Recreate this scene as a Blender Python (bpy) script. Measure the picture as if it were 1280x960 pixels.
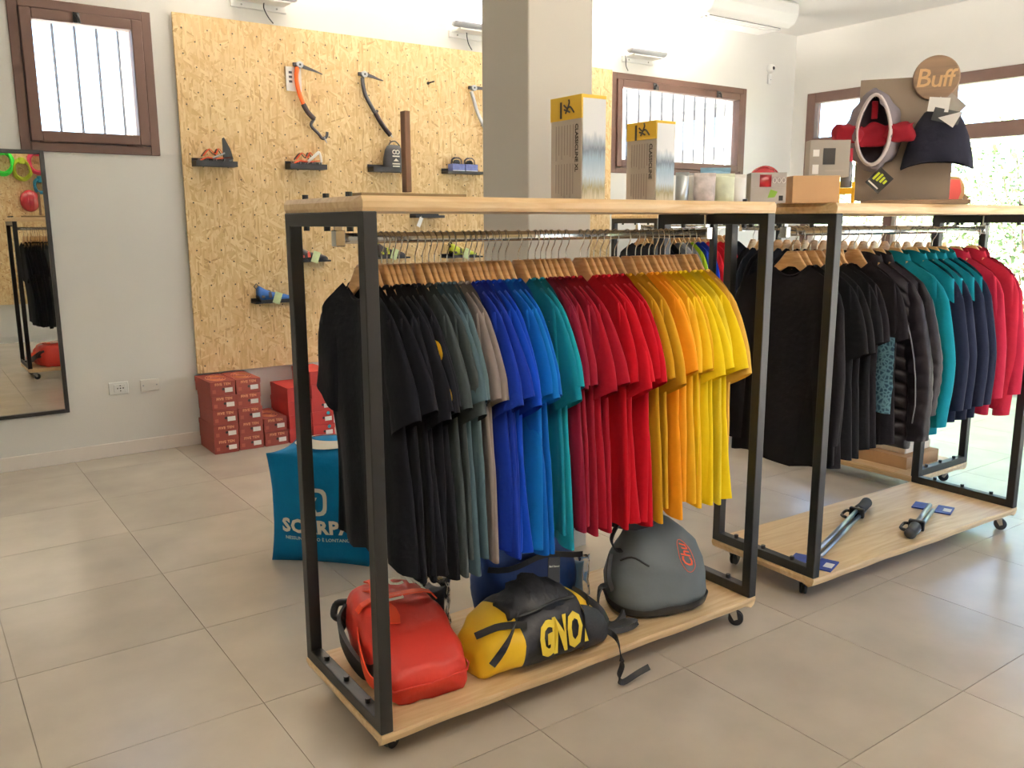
import bpy, bmesh, math, random
from mathutils import Vector, Matrix
PI = math.pi
for o in list(bpy.data.objects): bpy.data.objects.remove(o)
scene = bpy.context.scene
C = scene.collection

# ------------------------------------------------------------------ camera
F, PITCH, YAW, ROLL, H = 1072.74, .1859, .6199, -.0036, 1.5
_s, _c = math.sin(YAW), math.cos(YAW)
FW = Vector((_s*math.cos(PITCH), _c*math.cos(PITCH), -math.sin(PITCH)))
_rt = Vector((_c, -_s, 0)); _up = _rt.cross(FW)
RT = math.cos(ROLL)*_rt + math.sin(ROLL)*_up
UP = -math.sin(ROLL)*_rt + math.cos(ROLL)*_up
cam_d = bpy.data.cameras.new('camera'); cam = bpy.data.objects.new('camera', cam_d); C.objects.link(cam)
cam_d.sensor_width = 36; cam_d.lens = F/1280*36; cam_d.clip_start = .02
m = Matrix((RT, UP, -FW)).transposed().to_4x4(); m.translation = (0, 0, H)
cam.matrix_world = m
scene.camera = cam

def ray(u, v): return FW*F + RT*(u-640) + UP*(480-v)
def onz(u, v, z): d = ray(u, v); return d*((z-H)/d.z) + Vector((0, 0, H))
def ony(u, v, y): d = ray(u, v); return d*(y/d.y) + Vector((0, 0, H))
def onx(u, v, x): d = ray(u, v); return d*(x/d.x) + Vector((0, 0, H))

# ------------------------------------------------------------------ view, world, sun
scene.view_settings.view_transform = 'Standard'
scene.view_settings.look = 'None'
scene.view_settings.gamma = 1
scene.view_settings.use_curve_mapping = False
scene.view_settings.exposure = 0.1
SKY_STRENGTH, SUN_STRENGTH, LAMP_WATTS = 16.0, 110.0, 106.0
world = bpy.data.worlds.new('world'); scene.world = world; world.use_nodes = True
wn = world.node_tree.nodes; wl = world.node_tree.links
bg = wn['Background']
sky = wn.new('ShaderNodeTexSky'); sky.sky_type = 'HOSEK_WILKIE'
sky.sun_direction = (-.5, .05, .86); sky.turbidity = 5.0; sky.ground_albedo = .5
wl.new(sky.outputs['Color'], bg.inputs['Color']); bg.inputs['Strength'].default_value = SKY_STRENGTH
sd = bpy.data.lights.new('sun', 'SUN'); sd.energy = SUN_STRENGTH; sd.angle = math.radians(.6); sd.color = (1, .96, .9)
so = bpy.data.objects.new('sun', sd); C.objects.link(so); so.location = (-6, 1, 9)
so.rotation_euler = Vector((-.5, .03, .866)).to_track_quat('Z', 'Y').to_euler()

# ------------------------------------------------------------------ room numbers
YW = 5.97          # back wall
XR = 7.93          # shop-front wall on the right
XL, YF, ZC = -2.4, -.75, 3.40

# ------------------------------------------------------------------ helpers
def lin(c): 
    c = c/255.0
    return c/12.92 if c <= .04045 else ((c+.055)/1.055)**2.4
def rgb(*c): return (lin(c[0]), lin(c[1]), lin(c[2]), 1)

class MB:
    def __init__(s): s.v = []; s.f = []; s.mi = []; s.cur = 0
    def add(s, vs, fs):
        b = len(s.v); s.v += [tuple(x) for x in vs]
        s.f += [tuple(i+b for i in f) for f in fs]; s.mi += [s.cur]*len(fs); return s
    def box(s, x0, x1, y0, y1, z0, z1):
        return s.add([(x0,y0,z0),(x1,y0,z0),(x1,y1,z0),(x0,y1,z0),(x0,y0,z1),(x1,y0,z1),(x1,y1,z1),(x0,y1,z1)],
                     [(0,3,2,1),(4,5,6,7),(0,1,5,4),(1,2,6,5),(2,3,7,6),(3,0,4,7)])
    def loft(s, loops, cap0=False, cap1=False, closed=True):
        n = len(loops[0]); vs = [p for l in loops for p in l]; fs = []
        for i in range(len(loops)-1):
            for j in range(n if closed else n-1):
                k = (j+1) % n
                fs.append((i*n+j, i*n+k, (i+1)*n+k, (i+1)*n+j))
        if cap0: fs.append(tuple(range(n-1, -1, -1)))
        if cap1: fs.append(tuple((len(loops)-1)*n+j for j in range(n)))
        return s.add(vs, fs)
    def tube(s, path, r, n=8, cap=True, flat=1.0, closed=False, up=None):
        P = [Vector(p) for p in path]; loops = []
        R = r if isinstance(r, (list, tuple)) else [r]*len(P)
        prev = None
        for i, p in enumerate(P):
            a = P[i-1] if (i or closed) else P[0]; b = P[(i+1) % len(P)] if (i < len(P)-1 or closed) else P[-1]
            t = (b-a).normalized()
            if prev is None:
                q = Vector(up) if up else (Vector((0,0,1)) if abs(t.z) < .9 else Vector((1,0,0)))
            else: q = prev
            nrm = (q - t*q.dot(t)).normalized(); prev = nrm; bi = t.cross(nrm)
            loops.append([p + nrm*math.cos(2*PI*k/n)*R[i] + bi*math.sin(2*PI*k/n)*R[i]*flat for k in range(n)])
        if closed: loops.append(loops[0])
        return s.loft(loops, cap and not closed, cap and not closed)
    def cyl(s, p0, p1, r, n=12, r1=None): return s.tube([p0, p1], [r, r if r1 is None else r1], n)
    def strap(s, path, w, th=.003, side=(0,0,1)):
        """flat band: width along 'side' (vector or list of vectors)"""
        P = [Vector(p) for p in path]; loops = []
        for i, p in enumerate(P):
            t = (P[min(i+1, len(P)-1)]-P[max(i-1, 0)]).normalized()
            sd_ = Vector(side[i] if isinstance(side, list) else side); sd_ = (sd_ - t*sd_.dot(t)).normalized()
            nn = t.cross(sd_)
            loops.append([p+sd_*w/2+nn*th/2, p-sd_*w/2+nn*th/2, p-sd_*w/2-nn*th/2, p+sd_*w/2-nn*th/2])
        return s.loft(loops, True, True)
    def prism(s, poly, off):
        """poly: list of 3-D points, off: extrusion vector"""
        n = len(poly); off = Vector(off); P = [Vector(p) for p in poly]
        vs = P + [p+off for p in P]
        fs = [tuple(range(n-1, -1, -1)), tuple(range(n, 2*n))] + [(i, (i+1) % n, n+(i+1) % n, n+i) for i in range(n)]
        return s.add(vs, fs)
    def lathe(s, prof, n=24, origin=(0,0,0), axis='z', cap0=False, cap1=False):
        o = Vector(origin); loops = []
        for r, z in prof:
            l = []
            for k in range(n):
                a = 2*PI*k/n; x, y = r*math.cos(a), r*math.sin(a)
                l.append(o + Vector({'z': (x, y, z), 'y': (x, z, y), 'x': (z, x, y)}[axis]))
            loops.append(l)
        return s.loft(loops, cap0, cap1)
    def xform(s, M):
        s.v = [tuple(M @ Vector(p)) for p in s.v]; return s
    def mesh(s, name, mats, smooth=False):
        me = bpy.data.meshes.new(name); me.from_pydata(s.v, [], s.f)
        bm = bmesh.new(); bm.from_mesh(me); bmesh.ops.recalc_face_normals(bm, faces=bm.faces); bm.to_mesh(me); bm.free()
        for mm in (mats if isinstance(mats, (list, tuple)) else [mats]): me.materials.append(mm)
        if s.mi and max(s.mi): me.polygons.foreach_set('material_index', s.mi)
        if smooth: me.polygons.foreach_set('use_smooth', [True]*len(me.polygons))
        me.update(); return me
    def build(s, name, mats, parent=None, smooth=False, bevel=0, label=None):
        o = bpy.data.objects.new(name, s.mesh(name, mats, smooth)); C.objects.link(o)
        if parent: o.parent = parent
        if bevel: bev(o, bevel)
        if label: o['label'] = label
        return o
def bev(o, w, seg=2):
    md = o.modifiers.new('bevel', 'BEVEL'); md.width = w; md.segments = seg; md.limit_method = 'ANGLE'; md.angle_limit = .6
def subd(o, n=1):
    md = o.modifiers.new('sub', 'SUBSURF'); md.levels = n; md.render_levels = n
def inst(name, me, parent=None, loc=(0,0,0), rz=0, mat_=None):
    o = bpy.data.objects.new(name, me); C.objects.link(o)
    if parent: o.parent = parent
    o.location = loc; o.rotation_euler = (0, 0, rz)
    if mat_:
        o.material_slots[0].link = 'OBJECT'; o.material_slots[0].material = mat_
    return o
def tag(o, label, cat, group=None):
    o['label'] = label; o['category'] = cat
    if group: o['group'] = group
    return o
def thing(name, label, cat, loc=(0,0,0), rz=0, group=None):
    o = bpy.data.objects.new(name, None); C.objects.link(o); o.empty_display_size = .05
    o.location = loc; o.rotation_euler = (0, 0, rz)
    return tag(o, label, cat, group)
def struct(o): o['kind'] = 'structure'; return o
def text_mb(txt, size, depth=.001, bold=0.0, shear=0, spacing=1.0, align='CENTER'):
    """text as mesh in its own XY plane (x right, y up), extruded to +z"""
    cu = bpy.data.curves.new('txt', 'FONT'); cu.body = txt; cu.size = size; cu.align_x = align; cu.align_y = 'CENTER'
    cu.extrude = depth/2; cu.offset = bold; cu.shear = shear; cu.space_character = spacing; cu.resolution_u = 2
    ob = bpy.data.objects.new('txt', cu); C.objects.link(ob)
    dg = bpy.context.evaluated_depsgraph_get(); me = bpy.data.meshes.new_from_object(ob.evaluated_get(dg))
    mb = MB(); mb.add([v.co[:] for v in me.vertices], [tuple(p.vertices) for p in me.polygons])
    bpy.data.objects.remove(ob); bpy.data.curves.remove(cu); bpy.data.meshes.remove(me)
    return mb
def frame_m(o, x, y):
    """matrix that sends local x/y (z = x cross y) to world directions at o"""
    x = Vector(x).normalized(); y = Vector(y); y = (y-x*y.dot(x)).normalized(); z = x.cross(y)
    M = Matrix((x, y, z)).transposed().to_4x4(); M.translation = Vector(o); return M
def lerp(a, b, t): return a+(b-a)*t
def interp(pts, x):
    if x <= pts[0][0]: return pts[0][1]
    for (a, b), (c, d) in zip(pts, pts[1:]):
        if x <= c: return b+(d-b)*(x-a)/(c-a)
    return pts[-1][1]
def smooth_path(pts, n=6):
    P = [Vector(p) for p in pts]; out = []
    for i in range(len(P)-1):
        p0 = P[max(i-1, 0)]; p1 = P[i]; p2 = P[i+1]; p3 = P[min(i+2, len(P)-1)]
        for k in range(n):
            t = k/n
            out.append(.5*((2*p1)+(p2-p0)*t+(2*p0-5*p1+4*p2-p3)*t*t+(3*p1-p0-3*p2+p3)*t**3))
    out.append(P[-1]); return out

# ------------------------------------------------------------------ materials
def mat(name, col, rough=.6, metal=0, var=0, vscale=6, bump=0, bscale=60, sheen=0, spec=.5, coat=0, trans=0, stretch=None):
    mm = bpy.data.materials.new(name); mm.use_nodes = True; N = mm.node_tree.nodes; L = mm.node_tree.links
    b = N['Principled BSDF']; b.inputs['Base Color'].default_value = rgb(*col); b.inputs['Roughness'].default_value = rough
    b.inputs['Metallic'].default_value = metal; b.inputs['Specular IOR Level'].default_value = spec
    if sheen: b.inputs['Sheen Weight'].default_value = sheen; b.inputs['Sheen Roughness'].default_value = .5
    if coat: b.inputs['Coat Weight'].default_value = coat
    if trans: b.inputs['Transmission Weight'].default_value = trans
    if var or bump:
        tc = N.new('ShaderNodeTexCoord'); src = tc.outputs['Object']
        if stretch:
            mp = N.new('ShaderNodeMapping'); mp.inputs['Scale'].default_value = stretch; L.new(src, mp.inputs[0]); src = mp.outputs[0]
    if var:
        nz = N.new('ShaderNodeTexNoise'); nz.inputs['Scale'].default_value = vscale; nz.inputs['Detail'].default_value = 5
        L.new(src, nz.inputs['Vector'])
        rp = N.new('ShaderNodeValToRGB'); c = rgb(*col)
        rp.color_ramp.elements[0].position = .3; rp.color_ramp.elements[1].position = .7
        rp.color_ramp.elements[0].color = tuple(max(0, x*(1-var)) for x in c[:3])+(1,)
        rp.color_ramp.elements[1].color = tuple(min(1, x*(1+var)) for x in c[:3])+(1,)
        L.new(nz.outputs['Fac'], rp.inputs[0]); L.new(rp.outputs[0], b.inputs['Base Color'])
    if bump:
        n2 = N.new('ShaderNodeTexNoise'); n2.inputs['Scale'].default_value = bscale; n2.inputs['Detail'].default_value = 3
        L.new(src, n2.inputs['Vector'])
        bp = N.new('ShaderNodeBump'); bp.inputs['Strength'].default_value = bump; bp.inputs['Distance'].default_value = .01
        L.new(n2.outputs['Fac'], bp.inputs['Height']); L.new(bp.outputs[0], b.inputs['Normal'])
    return mm
def fabric(name, col, rough=.9, var=.08, bump=.25): return mat(name, col, rough, 0, var, 9, bump, 35, sheen=.03, spec=.15)
def wood(name, c0, c1, rough=.45, axis=(1.2, 14, 14), scale=2.2):
    mm = mat(name, c0, rough); N = mm.node_tree.nodes; L = mm.node_tree.links; b = N['Principled BSDF']
    tc = N.new('ShaderNodeTexCoord'); mp = N.new('ShaderNodeMapping'); mp.inputs['Scale'].default_value = axis
    nz = N.new('ShaderNodeTexNoise'); nz.inputs['Scale'].default_value = scale; nz.inputs['Detail'].default_value = 8; nz.inputs['Distortion'].default_value = 1.2
    rp = N.new('ShaderNodeValToRGB'); rp.color_ramp.elements[0].position = .32; rp.color_ramp.elements[1].position = .66
    rp.color_ramp.elements[0].color = rgb(*c0); rp.color_ramp.elements[1].color = rgb(*c1)
    L.new(tc.outputs['Object'], mp.inputs[0]); L.new(mp.outputs[0], nz.inputs['Vector']); L.new(nz.outputs['Fac'], rp.inputs[0]); L.new(rp.outputs[0], b.inputs['Base Color'])
    bp = N.new('ShaderNodeBump'); bp.inputs['Strength'].default_value = .08; bp.inputs['Distance'].default_value = .005
    L.new(nz.outputs['Fac'], bp.inputs['Height']); L.new(bp.outputs[0], b.inputs['Normal'])
    return mm
def glass_mat(name, tint=(1, 1, 1), refl=.06):
    mm = bpy.data.materials.new(name); mm.use_nodes = True; N = mm.node_tree.nodes; L = mm.node_tree.links
    N.remove(N['Principled BSDF']); out = N['Material Output']
    t = N.new('ShaderNodeBsdfTransparent'); t.inputs[0].default_value = tint+(1,)
    g = N.new('ShaderNodeBsdfGlossy'); g.inputs['Roughness'].default_value = .02
    mx = N.new('ShaderNodeMixShader'); fr = N.new('ShaderNodeFresnel'); fr.inputs[0].default_value = 1.0+refl*5
    L.new(fr.outputs[0], mx.inputs[0]); L.new(t.outputs[0], mx.inputs[1]); L.new(g.outputs[0], mx.inputs[2]); L.new(mx.outputs[0], out.inputs['Surface'])
    return mm
def osb_mat():
    mm = mat('osb', (214, 178, 122), .75); N = mm.node_tree.nodes; L = mm.node_tree.links; b = N['Principled BSDF']
    tc = N.new('ShaderNodeTexCoord')
    sep = N.new('ShaderNodeSeparateXYZ'); L.new(tc.outputs['Object'], sep.inputs[0])
    cmb = N.new('ShaderNodeCombineXYZ'); L.new(sep.outputs['X'], cmb.inputs['X']); L.new(sep.outputs['Z'], cmb.inputs['Y'])
    wob = N.new('ShaderNodeTexNoise'); wob.inputs['Scale'].default_value = 5; L.new(cmb.outputs[0], wob.inputs['Vector'])
    col = None; hgt = None
    lay = [(80, 1.0, 0), (58, 1.15, .52), (112, .9, .55), (20, 1.2, .74), (150, 1.1, .74), (90, 1.6, .62)]
    for i, (ang, sc, thr) in enumerate(lay):
        mp = N.new('ShaderNodeMapping'); mp.vector_type = 'TEXTURE'
        mp.inputs['Location'].default_value = (i*3.7, i*1.3, 0)
        mp.inputs['Rotation'].default_value = (0, 0, math.radians(ang)); mp.inputs['Scale'].default_value = (.105/sc, .0165/sc, 1)
        L.new(cmb.outputs[0], mp.inputs[0])
        vo = N.new('ShaderNodeTexVoronoi'); vo.voronoi_dimensions = '2D'; vo.inputs['Scale'].default_value = 1.0
        L.new(mp.outputs[0], vo.inputs['Vector'])
        sp = N.new('ShaderNodeSeparateColor'); L.new(vo.outputs['Color'], sp.inputs[0])
        rp = N.new('ShaderNodeValToRGB'); e = rp.color_ramp.elements
        e[0].position = 0; e[0].color = rgb(182, 146, 98); e[1].position = 1; e[1].color = rgb(231, 207, 160)
        for pos, cc in ((.06, (198, 163, 112)), (.35, (213, 181, 131)), (.7, (221, 192, 143))):
            x = e.new(pos); x.color = rgb(*cc)
        L.new(sp.outputs['Red'], rp.inputs[0])
        if col is None: col = rp.outputs[0]; hgt = sp.outputs['Blue']
        else:
            gt = N.new('ShaderNodeMath'); gt.operation = 'GREATER_THAN'; gt.inputs[1].default_value = thr; L.new(sp.outputs['Green'], gt.inputs[0])
            mx = N.new('ShaderNodeMix'); mx.data_type = 'RGBA'; L.new(gt.outputs[0], mx.inputs['Factor']); L.new(col, mx.inputs['A']); L.new(rp.outputs[0], mx.inputs['B']); col = mx.outputs['Result']
            m2 = N.new('ShaderNodeMix'); m2.data_type = 'FLOAT'; L.new(gt.outputs[0], m2.inputs['Factor']); L.new(hgt, m2.inputs['A']); L.new(sp.outputs['Blue'], m2.inputs['B']); hgt = m2.outputs['Result']
    L.new(col, b.inputs['Base Color'])
    bp = N.new('ShaderNodeBump'); bp.inputs['Strength'].default_value = .25; bp.inputs['Distance'].default_value = .003
    L.new(hgt, bp.inputs['Height']); L.new(bp.outputs[0], b.inputs['Normal'])
    return mm
M = {}
M['wall'] = mat('wall_paint', (229, 227, 222), .9, var=.015, vscale=2, bump=.04, bscale=120)
M['base'] = mat('baseboard_paint', (236, 228, 220), .5)
M['ceil'] = mat('ceiling_paint', (236, 234, 230), .9)
M['col'] = mat('column_paint', (210, 204, 194), .9, bump=.04, bscale=120)
M['tile'] = mat('floor_tile', (196, 186, 173), .23, var=.09, vscale=3.2, bump=.03, bscale=14, spec=.5)
M['grout'] = mat('grout', (160, 150, 138), .9)
M['white'] = mat('white_plastic', (232, 231, 228), .4)
M['offwhite'] = mat('offwhite_plastic', (226, 222, 214), .5)
M['grey_pl'] = mat('grey_plastic', (168, 170, 174), .45)
M['steel_black'] = mat('black_steel', (15, 15, 17), .42, var=.1, vscale=20, spec=.5)
M['bolt'] = mat('bolt_black', (18, 18, 20), .4)
M['chrome'] = mat('chrome', (205, 203, 198), .18, 1)
M['hookmetal'] = mat('hook_steel', (190, 188, 180), .25, 1)
M['rubber'] = mat('black_rubber', (20, 20, 21), .5)
M['black'] = mat('black_plastic', (15, 14, 16), .5)
M['beech'] = wood('beech_board', (210, 174, 126), (231, 203, 160), .42)
M['hanger'] = wood('hanger_beech', (200, 152, 98), (222, 180, 128), .4, (3, 3, 18), 3)
M['darkwood'] = wood('walnut', (92, 62, 42), (128, 92, 64), .6, (14, 14, 1.2))
M['plankwood'] = wood('oak_plank', (116, 92, 56), (142, 116, 74), .6)
M['winframe'] = mat('window_brown', (88, 62, 52), .55, var=.08, vscale=10, stretch=(1, 1, 1))
M['osb'] = osb_mat()
M['hole'] = mat('hole_dark', (40, 28, 18), .9)
M['glass'] = glass_mat('glass')
M['mirror'] = mat('mirror_silver', (225, 225, 222), .01, 1)
M['card'] = mat('cardboard', (186, 146, 104), .8, var=.05, vscale=8)
M['cream'] = mat('cream_card', (222, 206, 180), .7)
M['paper'] = mat('paper_white', (236, 234, 230), .7)
M['clear'] = glass_mat('clear_film', (.95, .96, .97), .07)
# ------------------------------------------------------------------ setting
def tile_tune(mm):
    N = mm.node_tree.nodes; L = mm.node_tree.links; b = N['Principled BSDF']
    tc = [n for n in N if n.type == 'TEX_COORD'][0]; geo = N.new('ShaderNodeNewGeometry')
    for l in list(L):
        if l.from_node == tc: s_ = l.to_socket; L.remove(l); L.new(geo.outputs['Position'], s_)
    oi = N.new('ShaderNodeObjectInfo'); hs = N.new('ShaderNodeHueSaturation')
    mr = N.new('ShaderNodeMapRange'); mr.inputs['To Min'].default_value = .94; mr.inputs['To Max'].default_value = 1.05
    L.new(oi.outputs['Random'], mr.inputs['Value']); L.new(mr.outputs[0], hs.inputs['Value'])
    src = b.inputs['Base Color'].links[0].from_socket; L.new(src, hs.inputs['Color']); L.new(hs.outputs[0], b.inputs['Base Color'])
tile_tune(M['tile'])
floor = struct(MB().box(XL-.2, XR+.05, YF-.05, YW+.05, -.2, -.003).build('floor', M['grout']))
TX, TY, X0, Y0 = .6225, .6325, .805, 1.862
tile_me = MB().box(.0015, TX-.0015, .0015, TY-.0015, -.012, 0).mesh('tile', M['tile'])
i0 = math.floor((XL-X0)/TX); j0 = math.floor((YF-Y0)/TY)
for i in range(i0, 40):
    for j in range(j0, 40):
        x, y = X0+i*TX, Y0+j*TY
        if x > XR-.05 or y > YW-.02: continue
        sx = min(1, (XR+.04-x)/TX); sy = min(1, (YW-y)/TY)
        t = inst('tile', tile_me, floor, (x, y, 0)); t.scale = (sx, sy, 1)
struct(MB().box(XL-.2, XR+.2, YF-.2, YW+.25, ZC, ZC+.2).build('ceiling', M['ceil']))

def wall_with_holes(name, axis, a0, a1, z0, z1, p0, p1, holes, m_):
    """wall slab between planes p0..p1, holes = (a,b,zlo,zhi)"""
    mb = MB(); cuts = sorted(set([a0, a1]+[h[0] for h in holes]+[h[1] for h in holes]))
    for a, b in zip(cuts, cuts[1:]):
        zs = [(z0, z1)]
        for h in holes:
            if h[0] <= a+1e-6 and h[1] >= b-1e-6:
                zs = [q for lo, hi in zs for q in ((lo, min(hi, h[2])), (max(lo, h[3]), hi)) if q[1]-q[0] > 1e-4]
        for lo, hi in zs:
            if axis == 'x': mb.box(a, b, p0, p1, lo, hi)
            else: mb.box(p0, p1, a, b, lo, hi)
    return struct(mb.build(name, m_))
W1 = (.69, 1.478, 1.93, 2.80); W2 = (5.355, 7.165, 1.94, 2.81)
wall_with_holes('wall_back', 'x', XL-.2, XR+.2, -.1, ZC+.05, YW, YW+.25, [W1, W2], M['wall'])
SF = (.5, 5.79, 0, 2.80)
wall_with_holes('wall_right', 'y', YF-.2, YW, -.1, ZC+.05, XR, XR+.2, [SF], M['wall'])
FWN = (3.4, 7.5, 0, 2.8)
wall_with_holes('wall_front', 'x', XL-.2, XR+.2, -.1, ZC+.05, YF-.2, YF, [FWN], M['wall'])
struct(MB().box(XL-.2, XL, YF, YW, -.1, ZC+.05).build('wall_left', M['wall']))
struct(MB().box(XL, XR, YW-.02, YW, 0, .09).build('baseboard_back', M['base'], bevel=.004))
struct(MB().box(XL, XL+.014, YF, YW-.014, 0, .085).build('baseboard_left', M['wall']))
struct(MB().box(XL+.014, 3.4, YF, YF+.014, 0, .085).build('baseboard_front', M['wall']))
struct(MB().box(2.178, 2.52, 2.93, 3.27, 0, ZC).build('column', M['col'], bevel=.006))

def awning_window(name, x0, x1, z0, z1, handles):
    f = MB(); a = .055
    for q in ((x0, x0+a, z0, z1), (x1-a, x1, z0, z1), (x0+a, x1-a, z0, z0+a), (x0+a, x1-a, z1-a, z1)): f.box(q[0], q[1], YW-.012, YW+.10, q[2], q[3])
    w = struct(f.build(name, M['winframe'], None, bevel=.004))
    s_ = MB(); b = .062; X0_, X1_, Z0_, Z1_ = x0+a+.003, x1-a-.003, z0+a+.003, z1-a-.003
    for q in ((X0_, X0_+b, Z0_, Z1_), (X1_-b, X1_, Z0_, Z1_), (X0_+b, X1_-b, Z0_, Z0_+b), (X0_+b, X1_-b, Z1_-b, Z1_)): s_.box(q[0], q[1], YW-.03, YW+.06, q[2], q[3])
    sash = s_.build('sash', M['winframe'], w, bevel=.006)
    MB().box(X0_+b-.004, X1_-b+.004, YW+.012, YW+.018, Z0_+b-.004, Z1_-b+.004).build('pane', M['glass'], sash)
    for hx in handles:
        h = MB(); zc = Z1_-b/2
        h.box(hx-.018, hx+.018, YW-.04, YW-.028, zc-.03, zc+.03)
        h.tube([(hx, YW-.035, zc+.01), (hx, YW-.062, zc+.01), (hx+.005, YW-.066, zc-.005), (hx+.012, YW-.064, zc-.035)], [.008, .008, .009, .007], 8)
        h.build('window_handle', M['bolt'], w, True)
    for hx in (x0+.15, x1-.15):
        MB().cyl((hx-.05, YW-.02, z0+a+.002), (hx+.05, YW-.02, z0+a+.002), .007, 8).build('hinge', M['winframe'], w, True)
awning_window('window_1', *W1, [1.05])
awning_window('window_2', *W2, [5.86, 6.72])

def shop_front(name, axis, a0, a1, z0, z1, p, mull, tr0, tr1, sgn):
    """glazed front; p = inner plane, frame runs from p to p+sgn*.12"""
    q0, q1 = sorted((p-sgn*.015, p+sgn*.09))
    def bx_(mb, a, b, lo, hi, e=0):
        if axis == 'y': mb.box(q0+e, q1-e, a, b, lo, hi)
        else: mb.box(a, b, q0+e, q1-e, lo, hi)
    root = MB(); bx_(root, a0, a1, z0, z0+.03); root = struct(root.build(name, M['winframe']))
    f = MB(); t = .1
    bx_(f, a0, a0+t, z0+.03, z1); bx_(f, a1-t, a1, z0+.03, z1); bx_(f, a0+t, a1-t, z1-t, z1)
    f.build('window_frame', M['winframe'], root, bevel=.005)
    tm = MB(); bx_(tm, a0+t, a1-t, tr0, tr1, .002); tm.build('transom', M['winframe'], root, bevel=.005)
    edges = [a0+t]+[e for mu in mull for e in (mu-.045, mu+.045)]+[a1-t]
    for mu in mull:
        mm_ = MB(); bx_(mm_, mu-.045, mu+.045, z0+.03, tr0, .004); bx_(mm_, mu-.045, mu+.045, tr1, z1-t, .004)
        mm_.build('mullion', M['winframe'], root, bevel=.004)
    for a, b in zip(edges[::2], edges[1::2]):
        for lo, hi in ((z0+.03, tr0), (tr1, z1-t)):
            g = MB(); c_ = (q0+q1)/2
            if axis == 'y': g.box(c_-.004, c_+.004, a, b, lo, hi)
            else: g.box(a, b, c_-.004, c_+.004, lo, hi)
            g.build('pane', M['glass'], root)
shop_front('window_3', 'y', SF[0], SF[1], 0, 2.80, XR, [4.8, 2.7], 2.22, 2.35, 1)
shop_front('window_4', 'x', FWN[0], FWN[1], 0, 2.80, YF, [4.75, 6.1], 2.22, 2.35, -1)

# ------------------------------------------------------------------ outdoors
M['pave'] = mat('paving', (205, 200, 190), .9, var=.06, vscale=1)
M['leaf'] = mat('leaf', (118, 142, 96), .6, var=.25, vscale=3)
M['leaf2'] = mat('leaf_pale', (150, 162, 120), .6, var=.2, vscale=3)
M['bark'] = mat('bark', (88, 72, 58), .9)
M['render_w'] = mat('render_white', (230, 226, 218), .9)
M['conc'] = mat('concrete', (165, 160, 152), .9, var=.05)
M['railm'] = mat('railing_grey', (66, 68, 74), .5)
struct(MB().box(-40, 60, -40, 60, -.3, -.21).build('ground', M['pave']))
def shrub(name, label, x, y, r, h_, n, m_, seed):
    rnd = random.Random(seed); t = thing(name, label, 'shrub', (x, y, -.21), 0, 'shrubs outside the shop front')
    st = MB()
    for k in range(6):
        a = rnd.uniform(0, 2*PI); st.tube([(0, 0, 0), (math.cos(a)*r*.3, math.sin(a)*r*.3, h_*.45), (math.cos(a)*r*.55, math.sin(a)*r*.55, h_*.8)], [.016, .012, .006], 5)
    st.build('stem', M['bark'], t)
    lf = MB()
    for k in range(n):
        while True:
            p = Vector((rnd.uniform(-1, 1), rnd.uniform(-1, 1), rnd.uniform(-1, 1)))
            if .25 < p.length < 1: break
        c_ = Vector((p.x*r, p.y*r, h_*.55+p.z*h_*.5)); s_ = rnd.uniform(.045, .10)
        d1 = Vector((rnd.gauss(0, 1), rnd.gauss(0, 1), rnd.gauss(0, 1))).normalized(); d2 = d1.orthogonal().normalized()
        lf.add([c_-d1*s_, c_+d2*s_*.5, c_+d1*s_, c_-d2*s_*.5], [(0, 1, 2, 3)])
    o = lf.build('foliage', m_, t); o['kind'] = 'stuff'
for k, (x, y, r, h_, m_) in enumerate([(13.4, 3.3, 1.5, 3.0, 'leaf2'), (14.6, 6.3, 1.6, 3.3, 'leaf'), (16.2, 9.2, 1.7, 3.5, 'leaf2'), (17.6, 12.9, 1.7, 3.2, 'leaf'), (13.2, .2, 1.5, 3.0, 'leaf')]):
    shrub('shrub', ['pale green loose shrub growing outside the shop front', 'mid green rounded shrub growing outside the shop front'][m_ == 'leaf'], x, y, r, h_, 4500, M[m_], k)
# raised terrace, railings behind the high windows
struct(MB().box(-3, 12, 6.6, 14, -.21, 1.45).build('terrace', M['conc']))
def railing(label, x0, x1, y, zt, sp):
    t = thing('railing', label, 'railing', (x0, y, 1.45))
    MB().box(0, x1-x0, -.02, .02, zt-1.45-.03, zt-1.45).build('top_rail', M['railm'], t)
    MB().box(0, x1-x0, -.015, .015, .08, .1).build('bottom_rail', M['railm'], t)
    me = MB().box(-.008, .008, -.008, .008, 0, zt-1.45-.03).mesh('bar', M['railm'])
    n = int((x1-x0)/sp)
    for k in range(n+1): inst('bar', me, t, (k*sp, 0, 0))
railing('grey iron railing outside the small square window', .5, 2.0, 6.9, 2.98, .14)
railing('grey iron railing outside the wide window', 5.9, 9.2, 6.9, 2.93, .17)
t = thing('garden_pillar', 'grey rendered pillar behind the railing of the small square window', 'pillar', (1.76, 7.5, 1.45))
MB().box(-.13, .13, -.15, .15, 0, 2.2).build('shaft', M['conc'], t)
MB().box(-.17, .17, -.19, .19, 2.2, 2.28).build('cap', M['conc'], t)
t = thing('neighbour_house', 'pale rendered house with grey eaves beyond the wide window', 'house', (9.2, 9.6, 1.45))
MB().box(0, 2.6, 0, 4, 0, 3).build('house_wall', M['render_w'], t)
MB().box(-.7, 2.8, -.7, 4.5, 1.55, 1.75).build('eaves', M['conc'], t)

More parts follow.
